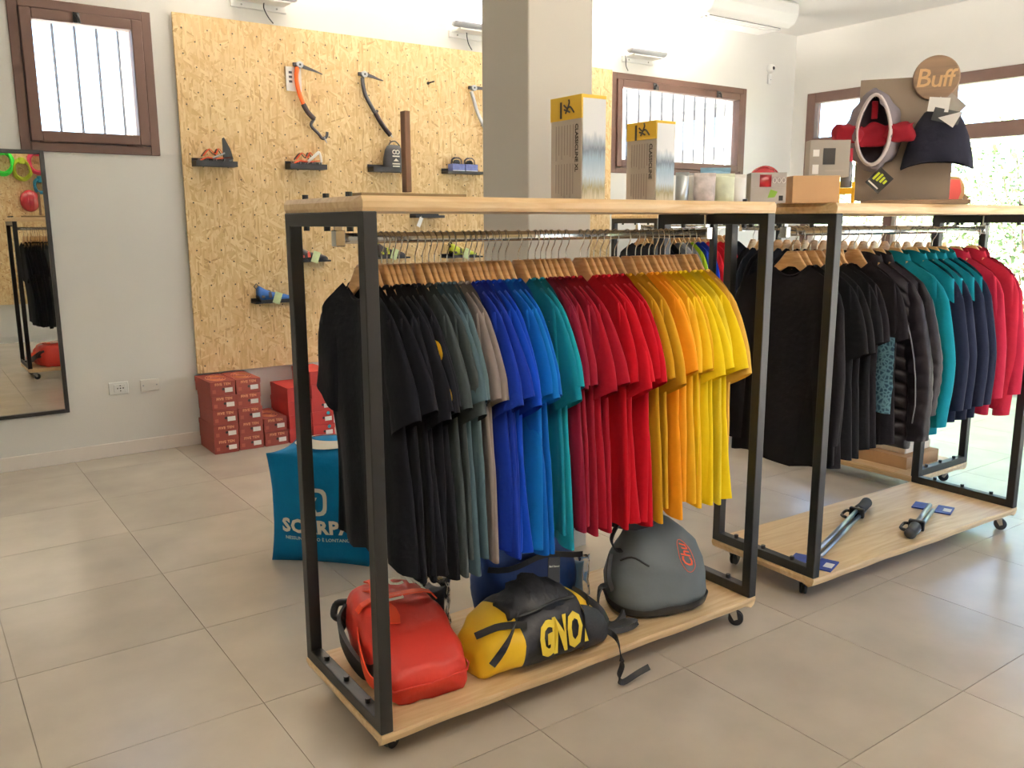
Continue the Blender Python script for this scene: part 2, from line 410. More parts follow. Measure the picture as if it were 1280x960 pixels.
# ------------------------------------------------------------------ wall fittings
def uplight(label, xc, z, cable, half=.19):
    t = thing('wall_uplight', label, 'lamp', (xc, YW, z), 0, None)
    MB().box(-half, half, -.02, 0, -.05, .0).build('bracket', M['white'], t, bevel=.003)
    b = MB(); b.box(-half*.9, half*.9, -.15, -.02, -.012, 0); b.build('bracket_arm', M['white'], t)
    hs = MB(); prof = []
    n = 14
    loops = []
    for x in (-.22, -.205, .205, .22):
        r = .042 if abs(x) < .21 else .036
        loops.append([(x, -.13+r*math.cos(PI+PI*k/(n-1)), .045+r*math.sin(PI+PI*k/(n-1))) for k in range(n)])
    hs.loft(loops, True, True); hs.build('housing', M['grey_pl'], t, True)
    em = bpy.data.materials.get('lamp_emit')
    if not em:
        em = mat('lamp_emit', (255, 244, 226), .5); bb = em.node_tree.nodes['Principled BSDF']
        bb.inputs['Emission Color'].default_value = (1, .93, .84, 1); bb.inputs['Emission Strength'].default_value = 12
    MB().box(-.2, .2, -.166, -.094, .0445, .0455).build('diffuser', em, t)
    for x in (-.12, .12): MB().cyl((x, -.024, -.03), (x, -.019, -.03), .006, 8).build('screw', M['chrome'], t)
    if cable is not None: MB().tube(smooth_path([(cable, -.06, -.01), (cable-.01, -.08, -.05), (cable+.03, -.04, -.09), (cable+.07, -.024, -.125)], 5), .004, 6).build('cable', M['bolt'], t, True)
    ld = bpy.data.lights.new('uplight', 'AREA'); ld.shape = 'RECTANGLE'; ld.size = .4; ld.size_y = .07; ld.energy = LAMP_WATTS; ld.color = (1, .925, .82)
    lo = bpy.data.objects.new('uplight', ld); C.objects.link(lo); lo.parent = t; lo.location = (0, -.13, .052); lo.rotation_euler = (PI, 0, 0)
    return t
uplight('grey tubular wall uplight above the end of the chipboard near the square window', 2.18, 2.955, .02)
uplight('grey tubular wall uplight above the chipboard, half hidden by the column', 3.86, 2.955, -.06)
uplight('grey tubular wall uplight with dangling cable above the wide window', 5.66, 2.955, -.2)
# same fittings added unseen behind the camera, for soft ambient light
for xc, lab in ((-.6, 'added grey tubular fill uplight above the rope board, near the left wall'), (1.1, 'added grey tubular fill uplight above the middle of the rope board'), (2.7, 'added grey tubular fill uplight above the rope board, beside the glazed front')):
    t = uplight(lab, xc, 2.955, .05); t.location = (xc, YF, 2.955); t.rotation_euler = (0, 0, PI)

t = thing('air_conditioner', 'white air conditioner unit hung under the ceiling near the back wall', 'air conditioner', (6.17, 5.30, ZC))
prof = [(-.26, -.03), (-.26, -.12), (-.22, -.19), (-.16, -.215), (.18, -.215), (.24, -.17), (.26, -.10), (.26, -.03), (.22, -.004), (-.22, -.004)]
mb = MB(); mb.prism([(-.54, y, z) for y, z in prof], (1.08, 0, 0)); mb.build('casing', M['white'], t, bevel=.014)
M['acdark'] = mat('grille_dark', (128, 126, 122), .6)
MB().box(-.46, .46, -.13, .02, -.2175, -.2145).build('outlet', M['acdark'], t)
for k in range(3): MB().box(-.46, .46, -.128+.05*k, -.10+.05*k, -.226, -.219).build('louvre', M['white'], t)
for k in range(7): x = -.42+.14*k; MB().box(x-.004, x+.004, -.13, .02, -.2185, -.2175).build('fin', M['white'], t)
MB().box(.47, .50, -.10, -.07, -.2175, -.2145).build('indicator', M['bolt'], t)
p = ony(962, 86, YW)
t = thing('motion_sensor', 'small white round security camera on the back wall by the corner', 'camera', (p.x, YW, p.z))
mb = MB(); mb.lathe([(.0, -.055), (.03, -.05), (.042, -.03), (.045, -.01), (.045, 0)], 20, axis='y'); mb.build('dome', M['white'], t, True)
mb = MB(); mb.lathe([(.0, -.061), (.014, -.058), (.018, -.052)], 14, axis='y'); mb.build('lens', M['bolt'], t, True)
p = ony(960, 99, YW)
t = thing('sensor_box', 'small white sensor box below the round security camera', 'sensor', (p.x, YW, p.z))
MB().box(-.02, .025, -.03, 0, -.05, .05).build('case', M['white'], t, bevel=.008)
MB().box(.0, .012, -.032, -.029, -.012, -.004).build('lens', M['grey_pl'], t)

for (u, v, w_, lab, sock) in ((148, 485, .12, 'white wall socket on the back wall beside the mirror', 1), (187, 481, .12, 'blank off-white wall plate next to the socket', 0)):
    p = ony(u, v, YW)
    t = thing('wall_socket' if sock else 'blank_plate', lab, 'socket' if sock else 'plate', (p.x, YW, p.z))
    MB().box(-.06, .06, -.012, 0, -.04, .04).build('cover_plate', M['white'] if sock else M['offwhite'], t, bevel=.004)
    if sock:
        MB().box(-.03, .045, -.016, -.011, -.026, .026).build('insert', M['white'], t, bevel=.002)
        for k in range(3): MB().cyl((-.008+.017*k, -.0175, 0), (-.008+.017*k, -.015, 0), .0045, 8).build('pin_hole', M['bolt'], t)
        for s_ in (-1, 1): MB().cyl((.009, -.0175, s_*.017), (.009, -.015, s_*.017), .004, 8).build('pin_hole', M['bolt'], t)
    else:
        for x in (-.042, .042): MB().cyl((x, -.0135, 0), (x, -.011, 0), .005, 8).build('screw', M['grey_pl'], t)

# mirror
t = thing('wall_mirror', 'tall mirror with thin black frame hung on the back wall', 'mirror', (.42, YW, .33))
x0, x1, zh = -.38, .385, 1.605; a = .024
f = MB(); 
for q in ((x0, x0+a, 0, zh), (x1-a, x1, 0, zh), (x0+a, x1-a, 0, a), (x0+a, x1-a, zh-a, zh)): f.box(q[0], q[1], -.03, -.002, q[2], q[3])
f.build('frame', M['steel_black'], t, bevel=.002)
MB().box(x0+a-.002, x1-a+.002, -.017, -.003, a-.002, zh-a+.002).build('mirror_glass', M['mirror'], t)

# chipboard panels
def osb_panel(label, x0, x1, z0, z1, y, sgn, loc):
    t = thing('chipboard_panel', label, 'wall panel', loc)
    MB().box(x0-loc[0], x1-loc[0], min(0, -sgn*.02), max(0, -sgn*.02), z0-loc[2], z1-loc[2]).build('board', M['osb'], t)
    h = MB(); rows = int((z1-z0)/.078)
    for r in range(rows):
        z = z0+.05+r*.078
        for k in range(int((x1-x0)/.163)):
            x = x0+.05+k*.163+(.08 if r % 2 else 0)
            if x > x1-.03: continue
            h.lathe([(.0, -sgn*.0208), (.0055, -sgn*.0207)], 7, (x-loc[0], 0, z-loc[2]), 'y')
    if rows: o = h.build('peg_hole', M['hole'], t); o['kind'] = 'stuff'
    for x in (x0+.1, (x0+x1)/2, x1-.1): MB().box(x-loc[0]-.02, x-loc[0]+.02, 0 if sgn > 0 else -.016, .016 if sgn > 0 else 0, z0-loc[2]+.1, z1-loc[2]-.1).build('batten', M['beech'], t)
    return t
osb_panel('large perforated chipboard panel on the back wall carrying ice axes and shoes', 1.605, 5.33, .494, 2.816, YW-.02, 1, (1.605, YW-.02, .494))
osb_panel('perforated chipboard panel with rope coils on the wall facing the mirror', -.9, 3.3, .494, 2.816, YF+.02, -1, (-.9, YF+.02, .494))
OY = YW-.04   # face of the back panel
# ------------------------------------------------------------------ clothes racks
RL, RW, RT_ = 1.556, .535, .038
ZB, ZT, ZTOP = .115, 1.529, 1.567
RAILZ = 1.474      # top of the rail
def rack(label, x, y, rz):
    t = thing('clothes_rack', label, 'rack', (x, y, 0), rz, None)
    def board(name, z0, z1, under):
        # edges rounded a little unevenly, like a natural edge
        rnd = random.Random(name+label); n = 40; lo = []; hi = []; me = []; lo2 = []
        pts = [(k/n*RL, 0, 0, -1) for k in range(n)]+[(RL, k/8*RW, 1, 0) for k in range(8)]+[(RL-k/n*RL, RW, 0, 1) for k in range(n)]+[(0, RW-k/8*RW, -1, 0) for k in range(8)]
        ph = rnd.uniform(0, 6)
        for (px, py, nx, ny) in pts:
            w = .002*math.sin(px*9+ph)+.0015*math.sin(px*23+py*11)
            def q(o, z): return (px+nx*(o+w), py+ny*(o+w), z)
            hi.append(q(-.006 if not under else .001, z1)); me.append(q(.003, z1-(z1-z0)*(.35 if not under else .25)))
            lo2.append(q(.002 if not under else -.004, z0+(z1-z0)*.25)); lo.append(q(-.002 if not under else -.02, z0))
        MB().loft([lo, lo2, me, hi], True, True).build(name, M['beech'], t)
    board('bottom_board', ZB-.04, ZB, True)
    board('top_board', ZT, ZTOP, False)
    for x0 in (0, RL-RT_):
        f = MB(); a, b = x0, x0+RT_
        # mitred square tube loop
        o_ = [(0, ZB), (RW, ZB), (RW, ZT), (0, ZT)]; i_ = [(RT_, ZB+RT_), (RW-RT_, ZB+RT_), (RW-RT_, ZT-RT_), (RT_, ZT-RT_)]
        vs = [(a, *p) for p in o_]+[(a, *p) for p in i_]+[(b, *p) for p in o_]+[(b, *p) for p in i_]
        fs = []
        for k in range(4):
            j = (k+1) % 4
            fs += [(k, j, 4+j, 4+k), (8+k, 12+k, 12+j, 8+j), (k, 8+k, 8+j, j), (4+k, 4+j, 12+j, 12+k)]
        f.add(vs, fs); f.build('end_frame', M['steel_black'], t, bevel=.003)
        for yy in (.12, RW/2, RW-.12):
            for z0, z1 in ((ZB+RT_, ZB+RT_+.014), (ZT-RT_-.012, ZT-RT_), (ZTOP, ZTOP+.012)):
                MB().cyl((x0+RT_/2, yy, z0), (x0+RT_/2, yy, z1), .009, 10).build('bolt', M['bolt'], t, False)
    # rail
    y = RW/2; zc = RAILZ-.015
    lp = lambda x: [(x, y+.0075*math.cos(2*PI*k/12), zc+.015*math.sin(2*PI*k/12)) for k in range(12)]
    MB().loft([lp(.05), lp(RL-.05)], True, True).build('rail', M['chrome'], t, True)
    for x0 in (.05, RL-.05):
        b = MB(); b.box(x0-.012, x0+.012, y-.004, y+.004, zc-.02, ZT); b.box(x0-.014, x0+.014, y-.016, y+.016, zc-.022, zc+.022); b.box(x0-.02, x0+.02, y-.02, y+.02, ZT-.004, ZT)
        b.build('rail_bracket', M['chrome'], t, bevel=.002)
    for k, (x0, y0) in enumerate(((.06, .09), (RL-.07, .06), (.06, RW-.07), (RL-.06, RW-.08))):
        a = [.5, -.9, .3, 1.2][k]; c = thing_part('caster', t, (x0, y0, 0), a)
        MB().cyl((0, 0, ZB-.043), (0, 0, ZB-.04), .03, 16).build('mount_plate', M['chrome'], c)
        fk = MB(); fk.box(-.012, .022, -.015, .015, .058, .072)
        for s_ in (-1, 1): fk.prism([(-.012, s_*.015, .07), (.022, s_*.015, .07), (.03, s_*.015, .028), (.016, s_*.015, .022)], (0, s_*.002, 0))
        fk.build('fork', M['chrome'], c)
        w = MB()
        for s_ in (-1, 1): w.lathe([(.006, s_*.003), (.026, s_*.003), (.028, s_*.005), (.028, s_*.010), (.025, s_*.013), (.006, s_*.013)], 20, (.022, 0, .028), 'y')
        w.build('wheel', M['rubber'], c, True)
    return t
def thing_part(name, parent, loc, rz=0):
    o = bpy.data.objects.new(name, None); C.objects.link(o); o.parent = parent; o.location = loc; o.rotation_euler = (0, 0, rz); o.empty_display_size = .03
    return o
R1 = (.9463, 1.9496, -.0114); R2 = (2.8092, 1.8997, -.0364)
rack('black steel and beech clothes rack carrying the coloured t-shirts and bags', *R1)
rack('black steel and beech clothes rack carrying the jackets and the hat display', *R2)
R4 = (4.98, 2.40, PI/2)
rack('black steel and beech clothes rack standing crosswise behind the jackets', *R4)
R3 = (4.93, 4.93, 0)
rack('black steel and beech clothes rack under the wide window', *R3)
def on_rack(R, lx, ly, z):
    c_, s_ = math.cos(R[2]), math.sin(R[2]); return Vector((R[0]+lx*c_-ly*s_, R[1]+lx*s_+ly*c_, z))

# hangers: origin where the hook touches the top of the rail
TOPE = [(0, -.089), (.02, -.090), (.031, -.101), (.05, -.126), (.075, -.150), (.11, -.178), (.15, -.206), (.19, -.236), (.212, -.258)]
BOTE = [(0, -.150), (.02, -.152), (.04, -.166), (.075, -.190), (.11, -.212), (.15, -.236), (.19, -.260), (.212, -.272)]
def hanger_meshes():
    ys = [-.193, -.18, -.15, -.11, -.075, -.05, -.031, -.02, -.008, .008, .02, .031, .05, .075, .11, .15, .18, .193]
    loops = []
    for y in ys:
        a = abs(y); t_, b_ = interp(TOPE, a), interp(BOTE, a); xo = -.03*(a/.212)**1.6; h = .0085-.0045*(a/.212); lo_ = .024*min(1, max(0, (a-.07)/.03)); t_ -= lo_; b_ -= lo_*.45
        loops.append([(xo-h*.6, y, t_), (xo+h*.6, y, t_), (xo+h, y, t_-.005), (xo+h, y, b_+.005), (xo+h*.6, y, b_), (xo-h*.6, y, b_), (xo-h, y, b_+.005), (xo-h, y, t_-.005)])
    wd = MB().loft(loops, True, True).mesh('shoulder_bar', M['hanger'], True)
    pts = [(0, 0, -.092), (0, 0, -.07), (0, -.004, -.058), (0, -.013, -.045), (0, -.019, -.030), (0, -.017, -.012), (0, -.009, -.001), (0, .002, .0018), (0, .012, -.004), (0, .018, -.016), (0, .018, -.026)]
    hk = MB().tube(smooth_path(pts, 3), .0018, 6).mesh('hook', M['hookmetal'], True)
    return wd, hk
HW, HK = hanger_meshes()
def hanger(R, lx, label, group, rz=0, tilt=0):
    p = on_rack(R, lx, RW/2, RAILZ+.0005); t = thing('clothes_hanger', label, 'hanger', p, R[2]+rz, group)
    inst('shoulder_bar', HW, t); inst('hook', HK, t)
    if tilt: t.rotation_euler = (tilt, 0, R[2]+rz)
    return p

SHZ = [(0, -.152), (.06, -.142), (.08, -.140), (.11, -.156), (.15, -.178), (.19, -.202), (.212, -.222), (.24, -.25)]
def garment(seed, length=.80, hw=.235, hem=.25, th=.019, sleeve='short', fold=1.0, ph=0, collar='crew', quilt=0, drop=0, yoke=0, wide=0):
    """returns body mesh, collar mesh. local y across the shoulders, x thickness"""
    rnd = random.Random(seed); mb = MB(); N = 40
    lam = rnd.uniform(.13, .19); p1 = rnd.uniform(0, 6); lean = rnd.uniform(-.006, .006)
    nrow = 18 if not quilt else 78
    loops = []
    for r in range(nrow+1):
        v = r/nrow; l = []
        s = v
        hwv = interp([(0, .213), (.06, .222), (.22, hw), (.55, hw*.97), (1, hem)], v)
        tv = interp([(0, .013), (.05, th*.85), (.3, th), (1, th*1.1)], v)
        if quilt: tv *= 1+.5*abs(math.sin(v*PI*quilt))**.6
        for k in range(N):
            a = 2*PI*k/N; u = math.cos(a); sg = math.sin(a)
            uu = math.copysign(abs(u)**.8, u)
            ytop = uu*.213; y = uu*hwv
            z0 = interp(SHZ, abs(ytop))
            if abs(ytop) < .078: z0 -= (.042 if sg < 0 else .012)*(1-(ytop/.078)**2)
            zh = -.15-length+.012*math.sin(y*16+p1)+drop*.04*(abs(uu)**3)
            z = lerp(z0, zh, s)
            A = fold*(.0015+.010*v**1.2)
            f = A*math.sin(2*PI*y/lam+ph+.7*math.sin(2.6*v+p1))+.5*A*math.sin(2*PI*y/(lam*.53)+1.7*ph+p1)
            x = tv*math.copysign(abs(sg)**.7, sg)+f+lean*v*4
            # shirt follows the curved hanger at the top
            x += -.03*(abs(y)/.212)**1.6*max(0, 1-v*1.6)
            l.append((x, y, z))
        loops.append(l)
    mb.loft(loops); body_loops = loops
    if sleeve:
        if sleeve == 'short':
            O = [(0, .130, -.170), (.12, .182, -.197), (.2, .212, -.218), (.28, .234, -.243), (.4, .256, -.285), (.6, .277, -.35), (1, .300, -.462)]; I = [(0, .10, -.20), (.3, .12, -.32), (.6, .142, -.43), (1, .165, -.53)]
        else:
            O = [(0, .130, -.170), (.06, .182, -.197), (.11, .218, -.225), (.2, .25, -.29), (.55, .275, -.55), (1, .268, -.83)]; I = [(0, .10, -.20), (.15, .12, -.33), (.3, .15, -.44), (.6, .185, -.60), (1, .195, -.84)]
        nr = 14 if not quilt else 64
        for sd_ in (-1, 1):
            loops = []; jig = rnd.uniform(-.035, .015); js = rnd.uniform(.92, 1.12); px = rnd.uniform(-.012, .012)
            for r in range(nr+1):
                v = r/nr
                oy, oz = interp([(q[0], q[1]) for q in O], v), interp([(q[0], q[2]) for q in O], v)
                iy, iz = interp([(q[0], q[1]) for q in I], v), interp([(q[0], q[2]) for q in I], v)
                oy += jig*v+wide*math.sin(min(1, v*1.15)*PI*.62); iy += jig*v+wide*.8*math.sin(min(1, v*1.15)*PI*.62); oz = -.176+(oz+.176)*lerp(1, js, v); iz = -.20+(iz+.20)*lerp(1, js, v)
                tx = interp([(0, .004), (.25, .013), (.5, .02), (1, .024)], v)+(.008*min(1, v*4) if sleeve == 'long' else 0)
                if quilt: tx *= 1+.5*abs(math.sin(v*PI*quilt*.8))**.6
                l = []
                for k in range(18):
                    a = 2*PI*k/18; u = math.cos(a); u = math.copysign(abs(u)**.75, u); w = (u+1)/2
                    y, z = lerp(iy, oy, w), lerp(iz, oz, w)
                    x = tx*math.sin(a)+fold*.005*v*math.sin(w*7+p1+sd_)+px*v
                    x += -.03*(min(abs(y), .25)/.212)**1.6*max(0, 1-v*1.3)*.9
                    l.append((x, sd_*y, z))
                loops.append(l)
            mb.loft(loops, True, False)
    body = mb.mesh('body', M['white'], True)
    ring = []
    for k in range(28):
        a = 2*PI*k/28; y = .081*math.cos(a); sx = math.sin(a)
        z = -.146-(.042 if sx < 0 else .010)*(1-(y/.081)**2)
        ring.append((.016*sx, y, z))
    cb = MB()
    if collar == 'crew':
        R_ = [.006]*28; cb.tube(ring, .0055, 6, closed=True)
    else:   # stand-up collar
        hi = [(x*1.5, y*.80, -.100+.006*(x > 0)-.02*(y/.081)**2) for x, y, z in ring]; cb.loft([ring, [((a[0]+b[0])*.56, (a[1]+b[1])*.5, (a[2]+b[2])/2) for a, b in zip(ring, hi)], hi])
    if yoke:
        yk = MB().loft([[(x+(.004 if j <= N//2 else -.004), y*1.015, z+.004) for j, (x, y, z) in enumerate(l)] for l in body_loops[:yoke]])
        return body, cb.mesh('collar', M['white'], True), yk.mesh('yoke', M['white'], True)
    return body, cb.mesh('collar', M['white'], True)

FAB = {}
def fab(name, *c, **k):
    q = .97 if name in ('golden', 'yellow', 'lemon', 'lemonpale', 'sand', 'amber', 'orange', 'white') else .86
    FAB[name] = fabric('fabric_'+name, tuple(x*q for x in c), **k)
fab('navy', 8, 9, 18); fab('darkgrey', 58, 66, 68); fab('slate', 70, 92, 102); fab('slatelight', 84, 106, 114); fab('taupe', 142, 132, 128)
fab('royal', 10, 44, 150); fab('royalbright', 4, 62, 182); fab('azure', 2, 92, 186); fab('azurelight', 6, 108, 196); fab('teal', 10, 126, 150); fab('tealbright', 18, 142, 164)
fab('maroon', 126, 18, 46); fab('maroonred', 142, 18, 40); fab('crimson', 156, 14, 36); fab('red', 190, 12, 32); fab('redbright', 200, 16, 36)
fab('mustard', 212, 158, 30); fab('ochre', 226, 170, 40); fab('orange', 240, 156, 34); fab('amber', 244, 172, 44); fab('golden', 242, 190, 48)
fab('yellow', 244, 204, 40); fab('lemon', 246, 216, 36); fab('lemonpale', 236, 212, 60); fab('sand', 226, 180, 84)
variants = []
for k in range(14):
    variants.append(garment(100+k, length=.80+.012*((k*5) % 4-1), hw=.228+.004*(k % 3), hem=.236+.006*((k*2) % 4), ph=.25*k, fold=.9+.1*(k % 3)))
names = dict(navy='navy blue', darkgrey='dark grey-green', slate='slate grey', slatelight='light slate grey', taupe='taupe grey', royal='royal blue', royalbright='bright royal blue',
             azure='azure blue', azurelight='light azure blue', teal='teal', tealbright='bright teal', maroon='maroon', maroonred='dark maroon red', crimson='crimson', red='red', redbright='bright red',
             mustard='mustard yellow', ochre='ochre yellow', orange='orange', amber='amber orange', golden='golden yellow', yellow='yellow', lemon='lemon yellow', lemonpale='pale lemon yellow', sand='sandy yellow')
row1 = [(452, 'navy'), (465, 'navy'), (477.4, 'navy'), (484, 'navy'), (491.5, 'navy'), (499, 'navy'), (507, 'navy'), (519, 'darkgrey'), (528, 'darkgrey'), (536, 'slate'), (543, 'slatelight'), (551, 'slate'), (559, 'taupe'), (567, 'taupe'),
        (579, 'royal'), (586, 'royal'), (593, 'royal'), (600, 'royalbright'), (607, 'royalbright'), (615, 'azure'), (623, 'azurelight'), (632, 'azure'), (648, 'teal'), (660, 'tealbright'), (669, 'maroon'), (675.7, 'maroon'), (682, 'maroonred'), (689, 'maroonred'), (698, 'crimson'), (707, 'crimson'),
        (725, 'red'), (734, 'red'), (742, 'redbright'), (750, 'red'), (758, 'red'), (768, 'mustard'), (783, 'ochre'), (794, 'orange'), (801, 'amber'), (810.6, 'golden'), (818, 'yellow'), (825, 'golden'), (831, 'lemon'), (837, 'lemon'), (849, 'lemonpale'), (857, 'lemon'), (865, 'sand')]
def rail_x(R, u, v=330):
    """distance along the rack at which pixel column u meets the rail's vertical plane"""
    d = ray(u, v); n = Vector((-math.sin(R[2]), math.cos(R[2]), 0)); o = on_rack(R, 0, RW/2, 0)
    q = d*(n.dot(o)/n.dot(Vector((d.x, d.y, 0)))); q = Vector((q.x, q.y, 0))-o
    return q.x*math.cos(R[2])+q.y*math.sin(R[2])
rnd = random.Random(5)
NAVY_P = []
for k, (u, c_) in enumerate(row1):
    lx = rail_x(R1, u); rz = rnd.uniform(-.05, .05)
    printed = k in (5, 6)
    key = lambda i: None if i < 0 or i >= len(row1) else ('printed navy' if i in (5, 6) else names[row1[i][1]])
    me_, pv, nx = key(k), key(k-1), key(k+1)
    if pv != me_ and nx != me_: where = ('between two %s ones' % pv if pv == nx else 'between the %s and %s ones' % (pv, nx)) if pv and nx else 'next to the %s one' % (pv or nx)
    elif pv != me_: where = 'next to the %s one' % pv if pv else 'at the very end of the rail'
    elif nx != me_: where = 'next to the %s one' % nx if nx else 'at the very end of the rail'
    else: where = 'among others of its colour'
    p = hanger(R1, lx, 'hanger of the '+me_+' t-shirt '+where, 'hangers on the t-shirt rack', rz)
    lab = (names[c_]+' cotton t-shirt ' if not printed else 'navy t-shirt with round yellow prints ')+where
    t = thing('t_shirt', lab, 't-shirt', p, R1[2]+rz, 'printed navy t-shirts' if printed else names[c_]+' t-shirts on the rack')
    b_, cl = variants[(k*5) % 14]
    inst('body', b_, t, mat_=FAB[c_]); inst('collar', cl, t, mat_=FAB[c_])
    if printed: NAVY_P.append((t, b_))
M['printyellow'] = mat('print_yellow', (236, 186, 40), .8)
def surf_x(me, y, z):
    """smallest x of a garment mesh near (y, z): the side that faces the camera"""
    best = None
    for v in me.vertices:
        d = (v.co.y-y)**2+(v.co.z-z)**2
        if d < .03**2: best = v.co.x if best is None else min(best, v.co.x)
    return best if best is not None else -.02
for t, b_ in NAVY_P:
    for (yc, zc, r_) in ((-.238, -.315, .034), (-.262, -.435, .034)):
        mb = MB(); vs = []; n = 24
        ring = [(surf_x(b_, yc+r_*math.cos(2*PI*k/n), zc+r_*math.sin(2*PI*k/n))-.009, yc+r_*math.cos(2*PI*k/n), zc+r_*math.sin(2*PI*k/n)) for k in range(n)]
        rin = [(surf_x(b_, yc+.6*r_*math.cos(2*PI*k/n)+.006, zc+.6*r_*math.sin(2*PI*k/n))-.009, yc+.6*r_*(1-.25*(k % 3 == 0))*math.cos(2*PI*k/n)+.008, zc+.6*r_*(1-.25*(k % 3 == 0))*math.sin(2*PI*k/n)) for k in range(n)]
        mb.loft([ring, rin]); mb.build('print', M['printyellow'], t, label='round yellow print')
# ------------------------------------------------------------------ jackets and the other racks
fab('blackwarm', 20, 16, 21); fab('black', 13, 12, 16); fab('puffer', 27, 22, 29, rough=.42, var=.1); fab('tealjacket', 8, 128, 148); fab('navyjacket', 26, 32, 54)
fab('fleece', 178, 34, 62); fab('fleecebright', 188, 38, 62); fab('white', 222, 222, 224); fab('greyknit', 150, 152, 156); fab('lime', 176, 214, 40); fab('blueshirt', 16, 50, 176); fab('redshirt', 206, 24, 40); fab('navytrouser', 28, 32, 46)
G = {}
G['long'] = garment(1, .80, .24, .25, .028, 'long', 1.1); G['long2'] = garment(2, .78, .235, .25, .026, 'long', 1.0, .6)
G['tee'] = garment(3, .76, .235, .245, .022); G['tee2'] = garment(4, .74, .235, .245, .02, ph=.8)
G['puff'] = garment(5, .78, .25, .25, .045, 'long', .6, collar='stand', quilt=13, wide=.05); G['puff2'] = garment(6, .74, .25, .25, .05, 'long', .6, 1, collar='stand', quilt=13, wide=.07)
G['jack'] = garment(7, .74, .245, .245, .036, 'long', 1.0, .4, collar='stand', wide=.06); G['jack2'] = garment(8, .72, .24, .235, .034, 'long', 1.0, 1.2, collar='stand', yoke=4, wide=.03)
G['fleece'] = garment(9, .70, .24, .235, .036, 'long', .9, .7, collar='stand'); G['fleece2'] = garment(10, .70, .235, .23, .036, 'long', .9, 1.7, collar='stand')
def hang(R, u, key, col, name, label, cat, group, hl, hg, rz=0, lx=None, yokecol=None, tilt=0, drop=0):
    lx = min(RL-.11, max(.10, rail_x(R, u, 320))) if lx is None else lx
    p = hanger(R, lx, hl, hg, rz, tilt)
    t = thing(name, label, cat, p-Vector((0, 0, drop)), R[2]+rz, group)
    g = G[key]; inst('body', g[0], t, mat_=FAB[col]); inst('collar', g[1], t, mat_=FAB[col if not yokecol else yokecol])
    if len(g) > 2: inst('yoke', g[2], t, mat_=FAB[yokecol or col])['label'] = 'teal shoulder panel'
    return t, g[0]
HL2, HG2 = 'contoured beech hanger with steel hook on the jacket rack', 'hangers on the jacket rack'
hang(R2, 974, 'long', 'blackwarm', 'long_sleeve_shirt', 'black long-sleeved shirt, the end garment of the jacket rack', 'shirt', None, HL2, HG2, .12)
hang(R2, 1000, 'long2', 'black', 'long_sleeve_shirt', 'black long-sleeved shirt right behind the end garment of the jacket rack', 'shirt', None, HL2, HG2, -.05)
for u in (1012, 1021): hang(R2, u, 'tee', 'black', 't_shirt', 'plain black t-shirt among the black shirts on the jacket rack', 't-shirt', 'plain black t-shirts on the jacket rack', HL2, HG2, .03)
hang(R2, 1036, 'tee2', 'black', 't_shirt', 'plain black t-shirt among the black shirts on the jacket rack', 't-shirt', 'plain black t-shirts on the jacket rack', HL2, HG2, .02)
hang(R2, 1043, 'tee2', 'blackwarm', 't_shirt', 'black t-shirt next to the hanger with the blue size ring', 't-shirt', None, HL2, HG2, .05)
t_pat, me_pat = hang(R2, 1067, 'tee2', 'blackwarm', 't_shirt', 'black t-shirt with a blue patterned panel beside the puffer jackets', 't-shirt', None, HL2, HG2, .04)
t_zip, me_zip = hang(R2, 1083, 'puff', 'puffer', 'puffer_jacket', 'black quilted puffer jacket with a pale zip', 'jacket', None, HL2, HG2, .06)
hang(R2, 1097, 'puff2', 'puffer', 'puffer_jacket', 'black quilted puffer jacket hanging beside the teal jacket', 'jacket', None, HL2, HG2, .02)
hang(R2, 1118, 'jack', 'tealjacket', 'softshell_jacket', 'teal jacket hanging between the puffer and the navy jackets', 'jacket', None, HL2, HG2, .05)
for k, u in enumerate((1139, 1152, 1164, 1176)):
    hang(R2, u, 'jack2', 'navyjacket', 'softshell_jacket', 'navy jacket with teal shoulders '+['beside the plain teal jacket', 'between two others like it', 'between two others like it', 'beside the red fleece jackets'][k], 'jacket', 'navy and teal jackets', HL2, HG2, [.04, -.02, .05, 0][k], yokecol='tealjacket')
hang(R2, 1193, 'fleece', 'fleece', 'fleece_jacket', 'red fleece jacket next to the navy jackets', 'jacket', None, HL2, HG2, .03)
hang(R2, 1213, 'fleece2', 'fleecebright', 'fleece_jacket', 'red fleece jacket between the other two red fleeces', 'jacket', None, HL2, HG2, .05)
hang(R2, 1233, 'fleece', 'fleece', 'fleece_jacket', 'red fleece jacket, the last garment before the end frame of the jacket rack', 'jacket', None, HL2, HG2, -.02)
# patterned panel and zip
M['axezip'] = mat('zip_grey', (140, 140, 144), .4, .5)
def patch(name, t, me, y0, y1, z0, z1, m_, label, ny=10, nz=14, off=.004, side=-1):
    loops = []
    for i in range(nz+1):
        z = lerp(z0, z1, i/nz); loops.append([(surf_x(me, lerp(y0, y1, j/ny), z)-off, lerp(y0, y1, j/ny), z) for j in range(ny+1)])
    return MB().loft(loops, closed=False).build(name, m_, t, True, label=label)
mp_ = mat('blue_pattern', (70, 120, 146), .8); N_ = mp_.node_tree.nodes; L_ = mp_.node_tree.links
vo = N_.new('ShaderNodeTexVoronoi'); vo.feature = 'DISTANCE_TO_EDGE'; vo.inputs['Scale'].default_value = 55; tc_ = N_.new('ShaderNodeTexCoord'); L_.new(tc_.outputs['Object'], vo.inputs['Vector'])
rp_ = N_.new('ShaderNodeValToRGB'); rp_.color_ramp.elements[0].color = rgb(120, 170, 190); rp_.color_ramp.elements[1].color = rgb(44, 84, 110); rp_.color_ramp.elements[1].position = .25
L_.new(vo.outputs['Distance'], rp_.inputs[0]); L_.new(rp_.outputs[0], N_['Principled BSDF'].inputs['Base Color'])
